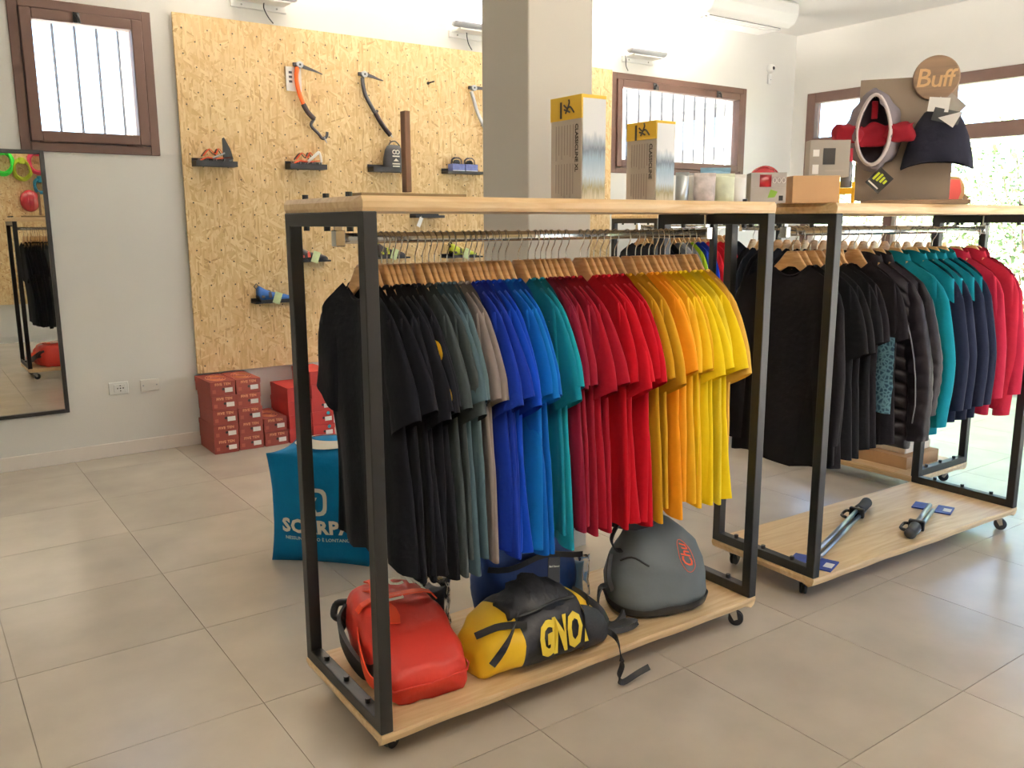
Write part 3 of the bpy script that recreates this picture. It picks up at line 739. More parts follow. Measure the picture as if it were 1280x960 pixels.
patch('pattern_panel', t_pat, me_pat, -.235, -.04, -.44, -.76, mp_, 'blue patterned panel')
zp = [(surf_x(me_zip, -.20-.09*math.sin(k/14*PI*.62), -.26-.54*k/14)-.006, -.20-.09*math.sin(k/14*PI*.62), -.26-.54*k/14) for k in range(15)]
MB().tube(zp, .0025, 6).build('zip', M['axezip'], t_zip, True, label='pale grey zip')
# hanger with a blue ring, tipped down
lx = rail_x(R2, 1057, 320)
ph = on_rack(R2, lx, RW/2, RAILZ+.0005); t = thing('clothes_hanger', 'tipped beech hanger with a blue size ring on the jacket rack', 'hanger', ph, R2[2])
inst('shoulder_bar', HW, t); inst('hook', HK, t); t.rotation_euler = (.38, 0, R2[2]+.1)
M['bluering'] = mat('blue_ring', (20, 96, 190), .4)
MB().box(-.026, .002, -.125, -.098, -.222, -.168).build('size_ring', M['bluering'], t, bevel=.003)
# rack crosswise
HL4, HG4 = 'beech hanger with steel hook on the crosswise rack', 'hangers on the crosswise rack'
rnd = random.Random(8)
for k in range(20):
    lx = .12+k*.068; red = False
    key = ['tee', 'tee2', 'long2'][k % 3]; col = 'redshirt' if red else ['navytrouser', 'black', 'blackwarm'][k % 3]
    hang(R4, 0, key, col, 't_shirt' if key != 'long2' else 'long_sleeve_shirt', ('red shirt' if red else ['dark navy t-shirt', 'black t-shirt', 'black long-sleeved shirt'][k % 3])+' hanging on the crosswise rack', 'shirt',
         ('red shirts' if red else ['dark navy t-shirts', 'black t-shirts', 'black long-sleeved shirts'][k % 3])+' on the crosswise rack', HL4, HG4, rnd.uniform(-.12, .12), lx=lx)
HL3, HG3 = 'beech hanger with steel hook on the rack under the wide window', 'hangers on the rack under the window'
row3 = [(800, 'long', 'black'), (808, 'tee', 'black'), (817, 'long2', 'blackwarm'), (826, 'tee2', 'black'), (834, 'long', 'black'), (842, 'tee', 'black'), (851, 'tee', 'greyknit'), (857, 'tee2', 'white'), (863, 'tee', 'greyknit'), (869, 'tee', 'lime'), (876, 'tee2', 'blueshirt'), (882, 'tee', 'blueshirt'), (889, 'tee', 'redshirt'), (897, 'tee2', 'redshirt'), (904, 'tee', 'redshirt'), (911, 'long2', 'redshirt'), (919, 'tee', 'navytrouser'), (926, 'tee2', 'navytrouser')]
n3 = dict(black='black', blackwarm='brownish black', greyknit='light grey', white='white', lime='lime green', blueshirt='blue', redshirt='red', navytrouser='dark navy')
for k, (u, key, col) in enumerate(row3):
    lx = min(RL-.09, max(.09, rail_x(R3, u-12, 300)))
    hang(R3, u, key, col, 't_shirt' if key[0] == 't' else 'long_sleeve_shirt', n3[col]+(' t-shirt' if key[0] == 't' else ' long-sleeved shirt')+' hanging on the rack under the wide window', 'shirt', n3[col]+' shirts on the rack under the window', HL3, HG3, 0, lx=lx)
# ------------------------------------------------------------------ pouf
M['poufblue'] = fabric('pouf_blue', (0, 100, 148)); M['printwhite'] = mat('print_white', (226, 220, 206), .8)
def pillow(mb, sx, sy, sz, b, p, n=12):
    def P(x, y, z):
        g = lambda q, a, c: 1+b*(1-a*a)*(1-c*c)-p*((1-a*a)*c*c+(1-c*c)*a*a)
        return (x*sx/2*g(x, y, z), y*sy/2*g(y, x, z), sz/2+z*sz/2*(g(z, x, y) if z > 0 else 1-p*.2*((1-x*x)*y*y+(1-y*y)*x*x)))
    for ax in range(3):
        for s_ in (-1, 1):
            vs = []; fs = []
            for i in range(n+1):
                for j in range(n+1):
                    a, c = -1+2*i/n, -1+2*j/n; q = [0, 0, 0]; q[ax] = s_; q[(ax+1) % 3] = a; q[(ax+2) % 3] = c
                    vs.append(P(*q))
            for i in range(n):
                for j in range(n): fs.append((i*(n+1)+j, (i+1)*(n+1)+j, (i+1)*(n+1)+j+1, i*(n+1)+j+1))
            mb.add(vs, fs)
    return P
def weld(me, d=.0005):
    bm = bmesh.new(); bm.from_mesh(me); bmesh.ops.remove_doubles(bm, verts=bm.verts, dist=d); bmesh.ops.recalc_face_normals(bm, faces=bm.faces); bm.to_mesh(me); bm.free()
    me.polygons.foreach_set('use_smooth', [True]*len(me.polygons)); me.update()
PWX, PWY, PWZ = .46, .36, .50
pr = -.80
base = Vector((1.25, 3.63, 0))+Vector((math.cos(pr), math.sin(pr), 0))*PWX/2+Vector((-math.sin(pr), math.cos(pr), 0))*PWY/2
t = thing('pouf', 'square blue fabric pouf with white brand print on the floor', 'pouf', base, pr)
mb = MB(); PF = pillow(mb, PWX, PWY, PWZ, .16, .07); o = mb.build('cushion', M['poufblue'], t); weld(o.data)
def on_front(mb_, off=.004):
    mb_.v = [(x, PF(x/(PWX/2), -1, z/(PWZ/2)-1)[1]-off-y, z) for x, y, z in mb_.v]; return mb_
def put_text(mb_, cx, cz): mb_.v = [(x+cx, z, y+cz) for x, y, z in mb_.v]; return mb_
on_front(put_text(text_mb('SCARPA', .086, .001, .0035, 0, 1.08), .0, .175)).build('brand_print', M['printwhite'], t, label='white brand lettering')
on_front(put_text(text_mb('NESSUN LUOGO È LONTANO', .0225, .001, 0), .0, .118)).build('slogan_print', M['printwhite'], t)
lg = MB(); n = 28
def sq(r, k): a = 2*PI*k/n; c_, s_ = math.cos(a), math.sin(a); q = (abs(c_)**4+abs(s_)**4)**-.25; return (r*q*c_, 0, r*q*s_)
lg.loft([[sq(.062, k) for k in range(n+1)], [sq(.045, k) for k in range(n+1)]], closed=False)
lg.add([(-.04, 0, -.045), (.0, 0, .022), (.018, 0, .022), (.0, 0, -.012), (.016, 0, -.045)], [(0, 1, 2, 3, 4)])
lg.v = [(x-.005, y, z+.295) for x, y, z in lg.v]; on_front(lg).build('logo_print', M['printwhite'], t)
# white emblem on the top face
tp = MB(); ring = [(.15*math.cos(2*PI*k/30)*1.1, .13*math.sin(2*PI*k/30)) for k in range(31)]; rin = [(x*.55, y*.5) for x, y in ring]
def topz(x, y): return PF(x/(PWX/2), y/(PWY/2), 1)[2]+.004
tp.loft([[(x, y, topz(x, y)) for x, y in ring], [(x*.78, y*.76, topz(x*.78, y*.76)) for x, y in ring], [(x, y, topz(x, y)) for x, y in rin]], closed=False); tp.build('top_print', M['printwhite'], t, True)

# ------------------------------------------------------------------ shoe boxes
M['shoebox'] = mat('shoebox_red', (140, 58, 48), .6, var=.06); M['shoebox2'] = mat('shoebox_bright', (176, 46, 44), .6, var=.05)
M['boxprint'] = mat('box_print', (226, 160, 120), .7); M['cyan'] = mat('cyan_print', (40, 150, 170), .7)
BW, BH, BD = .164, .096, .335
def boxmesh(mt):
    b = MB().box(.002, BW-.002, .004, BD-.002, 0, BH-.03).mesh('box_body', mt)
    l = MB().box(0, BW, 0, BD, BH-.032, BH).mesh('lid', mt); return b, l
BM = {False: boxmesh(M['shoebox']), True: boxmesh(M['shoebox2'])}
lab_me = MB().box(0, .052, -.0012, .0, 0, .03).mesh('size_label', M['paper']); hole_me = MB().lathe([(0, -.001), (.009, -.001)], 12, axis='y').mesh('finger_hole', M['bolt'])
txt = put_text(text_mb('FIVE TEN', .024, .0006, .0008, 0, 1.1), 0, 0); txt.v = [(x, -y-.001, z) for x, y, z in txt.v]; txt_me = txt.mesh('brand_print', M['boxprint'])
sq_me = MB().box(0, .022, -.001, 0, 0, .024).mesh('emblem', mat('emblem_red', (168, 88, 70), .7)); cy_me = MB().lathe([(0, -.001), (.013, -.001)], 14, axis='y').mesh('emblem', M['cyan'])
arc = MB()
for r_ in (.03, .045, .06): arc.tube([(BW/2+r_*math.cos(a*PI/10), BD*.45+1.8*r_*math.sin(a*PI/10), BH+.0003) for a in range(20)], .004, 4, closed=True, flat=.1)
arc_me = arc.mesh('top_print', M['boxprint'])
rnd = random.Random(3)
def shoe_box(x, z, bright, lab, grp, top):
    rz = rnd.uniform(-.02, .02); t = thing('shoe_box', lab, 'shoe box', (x+rnd.uniform(-.003, .003), 5.605+rnd.uniform(-.012, .008), z), rz, grp)
    b, l = BM[bright]; inst('box_body', b, t); ld = inst('lid', l, t)
    inst('size_label', lab_me, t, (.095, .004, .022)); inst('finger_hole', hole_me, t, (.085, .0035, .045))
    if bright: inst('emblem', cy_me, t, (.12, -.0005, .078))
    else:
        inst('brand_print', txt_me, t, (.082, 0, .078)); inst('emblem', sq_me, t, (.014, .0035, .02))
        if top: inst('top_print', arc_me, t)
for ci, (x, n, br, lab) in enumerate([(1.588, 5, 0, 'dark red shoe box in the tall end stack by the wall'), (1.758, 5, 0, 'dark red shoe box in the second tall stack by the wall'), (1.93, 2, 0, 'dark red shoe box in the low stack of two by the wall'),
                                      (2.105, 4, 1, 'bright red shoe box in the stack of four by the wall'), (2.278, 5, 1, 'bright red shoe box in the tall stack of bright boxes')]):
    for k in range(n): shoe_box(x, k*(BH+.0005), bool(br), lab+', '+('topmost' if k == n-1 else ['lowest', 'second from the floor', 'third from the floor', 'fourth from the floor'][k]), lab.replace('shoe box', 'shoe boxes'), k == n-1)

# ------------------------------------------------------------------ bags on the t-shirt rack
def sup(w, h, p, n, z0=0):
    out = []
    for k in range(n):
        a = 2*PI*k/n; c_, s_ = math.cos(a), math.sin(a)
        out.append((w/2*math.copysign(abs(c_)**(2/p), c_), z0+h/2+h/2*math.copysign(abs(s_)**(2/p), s_)))
    return out
def cloth_noise(mb_, amp, sc, seed):
    from mathutils import noise
    mb_.v = [(x+amp*noise.noise(Vector((x*sc+seed, y*sc, z*sc))), y+amp*noise.noise(Vector((x*sc, y*sc+seed+5, z*sc))), max(z+amp*noise.noise(Vector((x*sc, y*sc, z*sc+seed+9))), min(z, .004))) for x, y, z in mb_.v]
M['bagred'] = mat('bag_red', (196, 50, 38), .5, var=.08, bump=.3, bscale=22); M['strapor'] = mat('strap_orange', (232, 76, 40), .6)
S1 = [(0, .215, .07), (.012, .245, .098), (.06, .262, .13), (.13, .272, .168), (.21, .278, .196), (.29, .274, .214), (.36, .262, .224), (.41, .235, .215), (.435, .19, .17)]
t = thing('dry_bag_backpack', 'red waterproof backpack with orange straps lying on the rack shelf', 'backpack', (1.158, 2.035, ZB), -.1)
mb = MB(); mb.loft([[(x, y, z) for x, z in sup(w, h, 4.2, 40)] for y, w, h in [(lerp(a[0], b[0], q/4), lerp(a[1], b[1], q/4), lerp(a[2], b[2], q/4)) for a, b in zip(S1, S1[1:]) for q in range(4)]+[S1[-1]]], True, True)
cloth_noise(mb, .014, 14, 1); mb.build('bag_body', M['bagred'], t, True)
MB().tube([(-.125, .03, .05), (-.12, .0, .052), (-.06, -.006, .056), (0, -.006, .052), (.06, -.006, .058), (.115, -.004, .062), (.136, .03, .064), (.14, .09, .06)], .0035, 6).build('seam', M['bagred'], t, True)
def rtop(x, y, off=.008):
    w = interp([(s_[0], s_[1]) for s_ in S1], y); h = interp([(s_[0], s_[2]) for s_ in S1], y); q = min(.999, abs(x)/(w/2)); return h/2+h/2*(1-q**4.2)**(1/4.2)+off
xs = [-.13, -.115, -.09, -.06, -.03, 0, .03, .06, .09, .115, .132]
MB().strap([(x, .27-.25*x*0-.05*(x+.13), rtop(x, .27, .016)) for x in xs], .028, .004, (0, 1, 0)).build('strap', M['strapor'], t)
MB().strap([(-.05+.012*math.sin(k), .15+.028*k, rtop(-.04, .15+.028*k)+.004) for k in range(10)], .03, .005, (1, 0, 0)).build('strap', M['strapor'], t)
mb = MB(); mb.tube([(-.04, .245, rtop(-.04, .25)+.008), (.015, .243, rtop(0, .25)+.008), (.015, .262, rtop(0, .26)+.008), (-.04, .264, rtop(-.04, .26)+.008)], .0045, 6, closed=True); mb.build('buckle', M['offwhite'], t)
MB().strap(smooth_path([(-.06, .36, .17), (-.085, .39, .15), (-.10, .37, .195), (-.055, .33, .21), (-.02, .36, .2)], 4), .032, .004, (0, .3, 1)).build('top_loop', M['strapor'], t)
# shoulder straps on the left side
MB().strap(smooth_path([(-.11, .40, .15), (-.155, .36, .11), (-.165, .26, .075), (-.15, .16, .05), (-.13, .11, .07)], 5), .045, .014, (0, .25, 1)).build('shoulder_strap', M['black'], t, label='black padded shoulder strap')
MB().strap(smooth_path([(-.115, .30, .14), (-.15, .2, .115), (-.165, .09, .07), (-.155, -.015, .075), (-.15, -.035, .03), (-.14, .0, .045), (-.12, .06, .06)], 6), .03, .004, (.1, .5, 1)).build('strap', M['strapor'], t)
MB().tube(smooth_path([(-.10, .42, .16), (-.135, .45, .15), (-.15, .44, .115), (-.13, .41, .11)], 5), .012, 8).build('roll_closure', M['black'], t, True)
def on_red(mb_, cx, cy, rz):
    c_, s_ = math.cos(rz), math.sin(rz); q = []
    for x, y, z in mb_.v:
        X, Y = cx+x*c_-y*s_, cy+x*s_+y*c_; q.append((X, Y, rtop(X, Y, .011)+z))
    mb_.v = q; return mb_
on_red(text_mb('CT', .075, .001, .003), .05, .345, -.1).build('brand_print', M['printwhite'], t)
for k, w_ in enumerate(('climbing', 'technology')): on_red(text_mb(w_, .02, .001, .0005), .098, .335-.018*k, -1.3).build('brand_print', M['printwhite'], t)

# black and yellow bag
M['bagblack'] = mat('bag_black', (24, 25, 32), .6, var=.15, bump=.4, bscale=26); M['bagyellow'] = mat('bag_yellow', (240, 196, 40), .5, var=.05, bump=.2, bscale=22)
S2 = [(0, .14, .06, .0), (.02, .2, .11, 0), (.07, .25, .155, 0), (.14, .28, .19, 0), (.22, .29, .215, 0), (.31, .29, .215, 0), (.38, .275, .185, 0), (.45, .235, .135, 0), (.49, .17, .08, 0), (.505, .1, .05, 0)]
t = thing('drawstring_bag', 'black drawstring bag with yellow side panels and yellow lettering', 'bag', (1.325, 2.10, ZB), -.04)
F2 = [tuple(lerp(a[i], b[i], q/4) for i in range(3)) for a, b in zip(S2, S2[1:]) for q in range(4)]+[S2[-1][:3]]
def part2(lo, hi, c0, c1):
    mb = MB(); mb.loft([[(x, -yy, z) for yy, z in sup(d, h, 2.7, 40)] for x, d, h in F2 if lo-1e-6 <= x <= hi+1e-6], c0, c1); cloth_noise(mb, .012, 13, 4); return mb
xa, xb = F2[11][0], F2[23][0]
part2(0, xa, True, False).build('side_panel', M['bagyellow'], t, True, label='yellow side panel')
part2(xa, xb, False, False).build('main_body', M['bagblack'], t, True, label='black middle panel')
part2(xb, .51, False, True).build('side_panel', M['bagyellow'], t, True, label='yellow side panel')
def gsurf(x, a, off=.006):
    d = interp([(s_[0], s_[1]) for s_ in S2], x); h = interp([(s_[0], s_[2]) for s_ in S2], x); c_, s_ = math.cos(a), math.sin(a)
    return (x, -(d/2+off)*math.copysign(abs(c_)**(2/2.7), c_), h/2+(h/2+off)*math.copysign(abs(s_)**(2/2.7), s_))
# black straps over the yellow panels
for (x0, x1, a0, a1) in ((.02, .15, .1, 1.25), (.02, .14, 1.5, .7), (.39, .495, 1.5, .35), (.40, .46, .9, 1.9)):
    MB().strap([gsurf(lerp(x0, x1, k/8), lerp(a0, a1, k/8), .012) for k in range(9)], .022, .004, (.3, 0, 1)).build('strap', M['bagblack'], t)
mb = MB(); mb.loft([[gsurf(x, a, .008) for a in [-.9+.13*k for k in range(14)]] for x in (.352, .38, .41, .435, .46, .48)], closed=False); cloth_noise(mb, .003, 20, 2); mb.build('lower_panel', M['bagblack'], t, True)
# gathered mouth
rn = random.Random(2); gl = []
for k in range(31):
    x = .115+.25*k/30; e_ = math.sin(PI*min(1, max(0, k/30))); w_ = .05+.05*e_; hh = (.03+.05*e_)*(1+rn.uniform(-.12, .12)); rg = .010*(1 if k % 2 else -1)*e_
    gl.append([(x+.006*math.sin(j+k), -.01+w_*math.cos(2*PI*j/20)+.006*math.sin(j*2.1+k), .175+(hh*.75+rg)*math.sin(2*PI*j/20)+.02*e_) for j in range(20)])
MB().loft(gl, True, True).build('gathered_mouth', M['bagblack'], t, True)
MB().tube(smooth_path([(.12, -.10, .19), (.18, -.115, .205), (.26, -.11, .215), (.33, -.09, .2), (.37, -.06, .18)], 4), .005, 6).build('drawcord', M['bolt'], t, True)
def on_bag(mb_, cx, a0, s_):
    q = []
    for x, y, z in mb_.v: q.append(gsurf(cx+x, a0+y/.115, .0135+z))
    mb_.v = q; return mb_
M['lett'] = mat('lettering_yellow', (244, 214, 70), .6)
tm = text_mb('GNO', .115, .001, .006, 0, .92); tm.v = [(x*.62, y, z) for x, y, z in tm.v]; on_bag(tm, .25, .10, 1).build('lettering', M['lett'], t, label='bold yellow lettering')
MB().add([gsurf(.342, -.16, .014), gsurf(.36, -.16, .014), gsurf(.342, .08, .014)], [(0, 1, 2)]).build('lettering', M['lett'], t)
tg = thing_part('hang_tag', t, (.345, .02, .205), 0)
MB().box(-.03, .03, -.001, .001, 0, .085).build('card', M['black'], tg).rotation_euler = (-.2, .25, .2)
cm = text_mb('Black Diamond', .0085, .0004, .0003); cm.v = [(x, -.0015-z, y+.055) for x, y, z in cm.v]; cm.build('card_print', M['printwhite'], tg).rotation_euler = (-.2, .25, .2)
MB().strap(smooth_path([(.47, -.06, .05), (.50, -.11, .03), (.49, -.15, .012), (.47, -.18, .0), (.465, -.195, -.03), (.46, -.185, -.075), (.475, -.19, -.095), (.53, -.2, -.075), (.57, -.21, -.06)], 5), .02, .003, (.1, .4, 1)).build('webbing', M['bagblack'], t)
MB().strap(smooth_path([(.49, -.03, .05), (.53, -.07, .02), (.58, -.10, .03), (.60, -.11, .05), (.57, -.09, .055), (.53, -.06, .03)], 5), .018, .003, (0, .5, 1)).build('webbing', M['bagblack'], t)

# blue tote
M['bagblue'] = mat('bag_blue', (14, 56, 124), .55, var=.12, bump=.35, bscale=20)
t = thing('tote_bag', 'dark blue fabric bag standing open behind the black and yellow bag', 'bag', (1.745, 2.375, ZB), -.15)
mb = MB(); loops = []
for k in range(12):
    v = k/11; l = []
    for j in range(40):
        a = 2*PI*j/40; c_, s_ = math.cos(a), math.sin(a); c2 = math.copysign(abs(c_)**.6, c_); s2 = math.copysign(abs(s_)**.6, s_)
        rim = .30+.05*c2*0+.075*max(0, math.cos((c2-.75)*3.2))*(1 if s2 > -.3 else .55)+.07*max(0, math.cos((c2+.05)*4))*(1 if s2 > .2 else 0)
        w = .37*(1+.06*math.sin(v*3)); d = .15*(1+.25*math.sin(v*PI))*(1-.45*v**3)
        l.append((w/2*c2+.008*math.sin(9*v+a*3), d/2*s2+.008*math.sin(a*5+v*6), v*rim))
    loops.append(l)
mb.loft(loops, True, False); mb.build('bag_body', M['bagblue'], t, True)
MB().tube([(p[0], p[1], p[2]+.001) for p in loops[-1]], .006, 6, closed=True).build('rim_binding', M['bagblack'], t, True)
MB().strap([(-.19+.38*k/10, -.098-.006*math.sin(k*.6), .215-.012*math.sin(k*.8)) for k in range(11)], .02, .004, (0, 0, 1)).build('strap', M['bagblack'], t)

# grey backpack
M['baggrey'] = mat('bag_grey', (92, 100, 104), .75, var=.06, bump=.25, bscale=18); M['bagdark'] = mat('bag_dark', (40, 42, 44), .7); M['logoor'] = mat('logo_orange', (226, 88, 50), .6)
t = thing('day_pack', 'grey backpack with orange script emblem standing on the rack shelf', 'backpack', (2.15, 2.115, ZB), -.35)
S3 = [(0, .30, .20, 0, 0), (.012, .345, .24, 0, 0), (.06, .375, .27, 0, 0), (.12, .375, .27, .0, .005), (.18, .345, .25, .005, .01), (.235, .29, .21, .005, .02), (.28, .225, .16, .0, .03), (.305, .17, .11, -.01, .035), (.318, .13, .07, -.015, .035)]
def pk(z, a, off=0):
    w, d, cx, cy = (interp([(s_[0], s_[i]) for s_ in S3], z) for i in (1, 2, 3, 4)); c_, s_ = math.cos(a), math.sin(a)
    return (cx+(w/2+off)*math.copysign(abs(c_)**.8, c_), cy+(d/2+off)*math.copysign(abs(s_)**.8, s_), z)
zs = [lerp(a[0], b[0], q/3) for a, b in zip(S3, S3[1:]) for q in range(3)]+[S3[-1][0]]
mb = MB(); mb.loft([[pk(z, 2*PI*k/40) for k in range(40)] for z in zs], True, True); cloth_noise(mb, .016, 9, 7); mb.build('pack_body', M['baggrey'], t, True)
mb = MB(); mb.loft([[pk(z, 2*PI*k/40, .009) for k in range(40)] for z in (.005, .02, .035, .05)]); cloth_noise(mb, .012, 9, 7); mb.build('base_panel', M['bagdark'], t, True)
mb = MB(); mb.loft([[(-.06+.10*math.cos(2*PI*k/24)*s_, .035+.045*math.sin(2*PI*k/24)*s_, z+.015*math.cos(2*PI*k/24)*-1) for k in range(24)] for z, s_ in ((.29, 1.05), (.325, 1.0), (.345, .9), (.347, .5))], False, True); mb.build('top_flap', M['bagdark'], t, True)
MB().strap(smooth_path([(-.11, .0, .335), (-.155, -.02, .33), (-.185, -.03, .28), (-.165, -.02, .235), (-.135, -.01, .225)], 5), .022, .004, (0, 1, .2)).build('haul_loop', M['bagdark'], t)
MB().tube([pk(.20+.018*math.sin(k*.5), 3.5+.12*k, .004) for k in range(8)], .004, 6).build('zip', M['bagdark'], t, True)
MB().strap(smooth_path([(-.19, -.06, .10), (-.215, -.085, .16), (-.215, -.09, .22), (-.21, -.09, .25)], 4), .018, .004, (1, .3, 0)).build('strap', M['bagdark'], t)
MB().strap(smooth_path([(-.18, -.02, .10), (-.23, -.05, .11), (-.25, -.08, .06), (-.235, -.12, .015), (-.19, -.14, .006), (-.15, -.13, .006)], 5), .022, .004, (.2, 1, .3)).build('strap', M['bagdark'], t)
MB().strap(smooth_path([(-.16, -.10, .02), (-.21, -.16, .012), (-.25, -.15, .008), (-.27, -.10, .006)], 5), .045, .010, (0, .3, 1)).build('shoulder_strap', M['bagdark'], t)
tm = text_mb('Chu', .048, .001, .0006, .4)
q = []
for x, y, z in tm.v: q.append(pk(.215+x*.9+.0*y, 5.05-y/.15, .013+z))
tm.v = q; tm.build('emblem', M['logoor'], t, label='orange script emblem')
MB().tube([pk(.215+.052*math.cos(2*PI*k/30), 5.05-.026/.15*math.sin(2*PI*k/30), .013) for k in range(30)], .0011, 5, closed=True).build('emblem', M['logoor'], t)

# small plastic packets
M['packblue'] = mat('packet_blue', (120, 168, 220), .3, var=.1, coat=.6)
t = thing('plastic_packet', 'pale blue item in clear film beside the grey backpack', 'packet', (1.925, 2.335, ZB), .3)
mb = MB(); pillow(mb, .10, .07, .14, .15, .1, 8); o = mb.build('contents', M['packblue'], t); weld(o.data)
mb = MB(); pillow(mb, .15, .10, .16, .1, .1, 8); cloth_noise(mb, .01, 30, 2); o = mb.build('film', M['clear'], t); weld(o.data)
t = thing('plastic_packet', 'dark item in crinkled clear film between the red and the black bag', 'packet', (1.345, 2.40, ZB), .5)
mb = MB(); pillow(mb, .17, .07, .15, .1, .1, 8); o = mb.build('contents', M['bagdark'], t); weld(o.data)
mb = MB(); pillow(mb, .21, .09, .18, .1, .1, 8); cloth_noise(mb, .012, 30, 6); o = mb.build('film', M['clear'], t); weld(o.data)

# ------------------------------------------------------------------ trekking poles on the jacket rack
M['polegrey'] = mat('pole_alu', (150, 158, 170), .3, .8); M['foam'] = mat('grip_foam', (52, 52, 56), .85); M['cardblue'] = mat('card_blue', (40, 62, 140), .5, var=.3, vscale=30)
def pole(label, p0, p1, cards, grip_first):
    p0, p1 = Vector(p0), Vector(p1); d = p1-p0; L_ = d.length; t = thing('trekking_pole', label, 'trekking pole', (p0.x, p0.y, ZB), math.atan2(d.y, d.x))
    for k, (y, z) in enumerate(((-.014, .014), (.014, .014), (0, .037))): MB().cyl((.08, y, z), (L_-.1, y, z), .010, 10).build('shaft', M['polegrey'], t, True)
    gx = (0, .12) if grip_first else (L_-.16, L_)
    MB().tube([(gx[0], 0, .028), (gx[0]+.01, 0, .028), (lerp(*gx, .5), 0, .026), (gx[1]-.01, 0, .028), (gx[1], 0, .028)], [.022, .026, .024, .026, .02], 14).build('grip', M['foam'], t, True)
    sx = gx[1]+.02 if grip_first else gx[0]-.03
    MB().box(sx-.012, sx+.012, -.034, .034, .004, .052).build('clip', M['black'], t, bevel=.006)
    MB().tube(smooth_path([(sx, .034, .03), (sx+.02, .055, .02), (sx-.03, .06, .012), (sx-.05, .035, .012)], 4), .007, 6).build('wrist_strap', M['black'], t, True)
    cx = L_-.03 if grip_first else .03
    c = MB(); c.box(cx-.06, cx+.06, -.09, -.018, .0, .006); c.box(cx-.05, cx+.05, .02, .085, .002, .008); c.build('header_card', M['cardblue'], t)
    MB().box(cx-.03, cx+.02, -.085, -.05, .006, .007).build('price_label', M['paper'], t)
pole('folded aluminium trekking pole with its grip toward the back of the jacket rack', onz(1013, 702, ZB+.015), onz(1084, 627, ZB+.03), 1, False)
pole('folded aluminium trekking pole with its grip toward the front of the jacket rack', onz(1137, 671, ZB+.015), onz(1167, 630, ZB+.015), 1, True)
# cartons on the crosswise rack
c0 = on_rack(R4, .10, .12, ZB)
t = thing('carton', 'long flat brown cardboard carton on the shelf of the crosswise rack', 'carton', on_rack(R4, .12, .10, ZB), R4[2]); MB().box(0, .75, 0, .34, 0, .07).build('carton_body', M['card'], t, bevel=.002); MB().box(0, .75, .165, .175, .07, .0705).build('tape', M['cream'], t)
t = thing('carton', 'cream carton lying on top of the long brown carton', 'carton', on_rack(R4, .16, .12, ZB+.0715), R4[2]); MB().box(0, .62, 0, .27, 0, .06).build('carton_body', M['cream'], t, bevel=.01); MB().box(0, .62, .13, .14, .06, .0605).build('tape', M['card'], t)
# ------------------------------------------------------------------ goods on top of the t-shirt rack
def attop(u, y): p = ony(u, 250, y); return Vector((p.x, y, ZTOP))
p = attop(509, 2.24)
t = thing('display_stand', 'dark wooden upright stand on a flat plank on top of the t-shirt rack', 'stand', p, R1[2])
MB().box(-.165, .175, -.045, .045, 0, .016).build('plank', M['plankwood'], t, bevel=.002)
MB().box(-.009, .009, -.014, .014, .02, .245).build('upright', M['darkwood'], t, bevel=.002)
M['boxbeige'] = mat('box_beige', (196, 186, 176), .6, var=.04, vscale=12); M['boxyellow'] = mat('box_yellow', (222, 182, 48), .5); M['inkdark'] = mat('ink_dark', (60, 50, 40), .7); M['inksoft'] = mat('ink_soft', (160, 148, 138), .7)
def photo_mat():
    mm = mat('box_photo', (235, 235, 232), .4); N = mm.node_tree.nodes; L = mm.node_tree.links
    tc = N.new('ShaderNodeTexCoord'); sp = N.new('ShaderNodeSeparateXYZ'); L.new(tc.outputs['Generated'], sp.inputs[0])
    nz = N.new('ShaderNodeTexNoise'); nz.inputs['Scale'].default_value = 9; nz.inputs['Detail'].default_value = 8; mp = N.new('ShaderNodeMapping'); mp.inputs['Scale'].default_value = (2, 1, .6); L.new(tc.outputs['Generated'], mp.inputs[0]); L.new(mp.outputs[0], nz.inputs['Vector'])
    ad = N.new('ShaderNodeMath'); ad.operation = 'MULTIPLY_ADD'; ad.inputs[1].default_value = .22; L.new(nz.outputs['Fac'], ad.inputs[0]); L.new(sp.outputs['Z'], ad.inputs[2])
    rp = N.new('ShaderNodeValToRGB'); e = rp.color_ramp.elements
    e[0].position = .12; e[0].color = rgb(214, 206, 180); e[1].position = .78; e[1].color = rgb(240, 242, 244)
    for ps, cc in ((.24, (150, 140, 96)), (.34, (188, 204, 216)), (.52, (150, 172, 190)), (.62, (92, 100, 110)), (.70, (180, 190, 200))): x = e.new(ps); x.color = rgb(*cc)
    L.new(ad.outputs[0], rp.inputs[0]); L.new(rp.outputs[0], N['Principled BSDF'].inputs['Base Color']); return mm
M['photo'] = photo_mat()
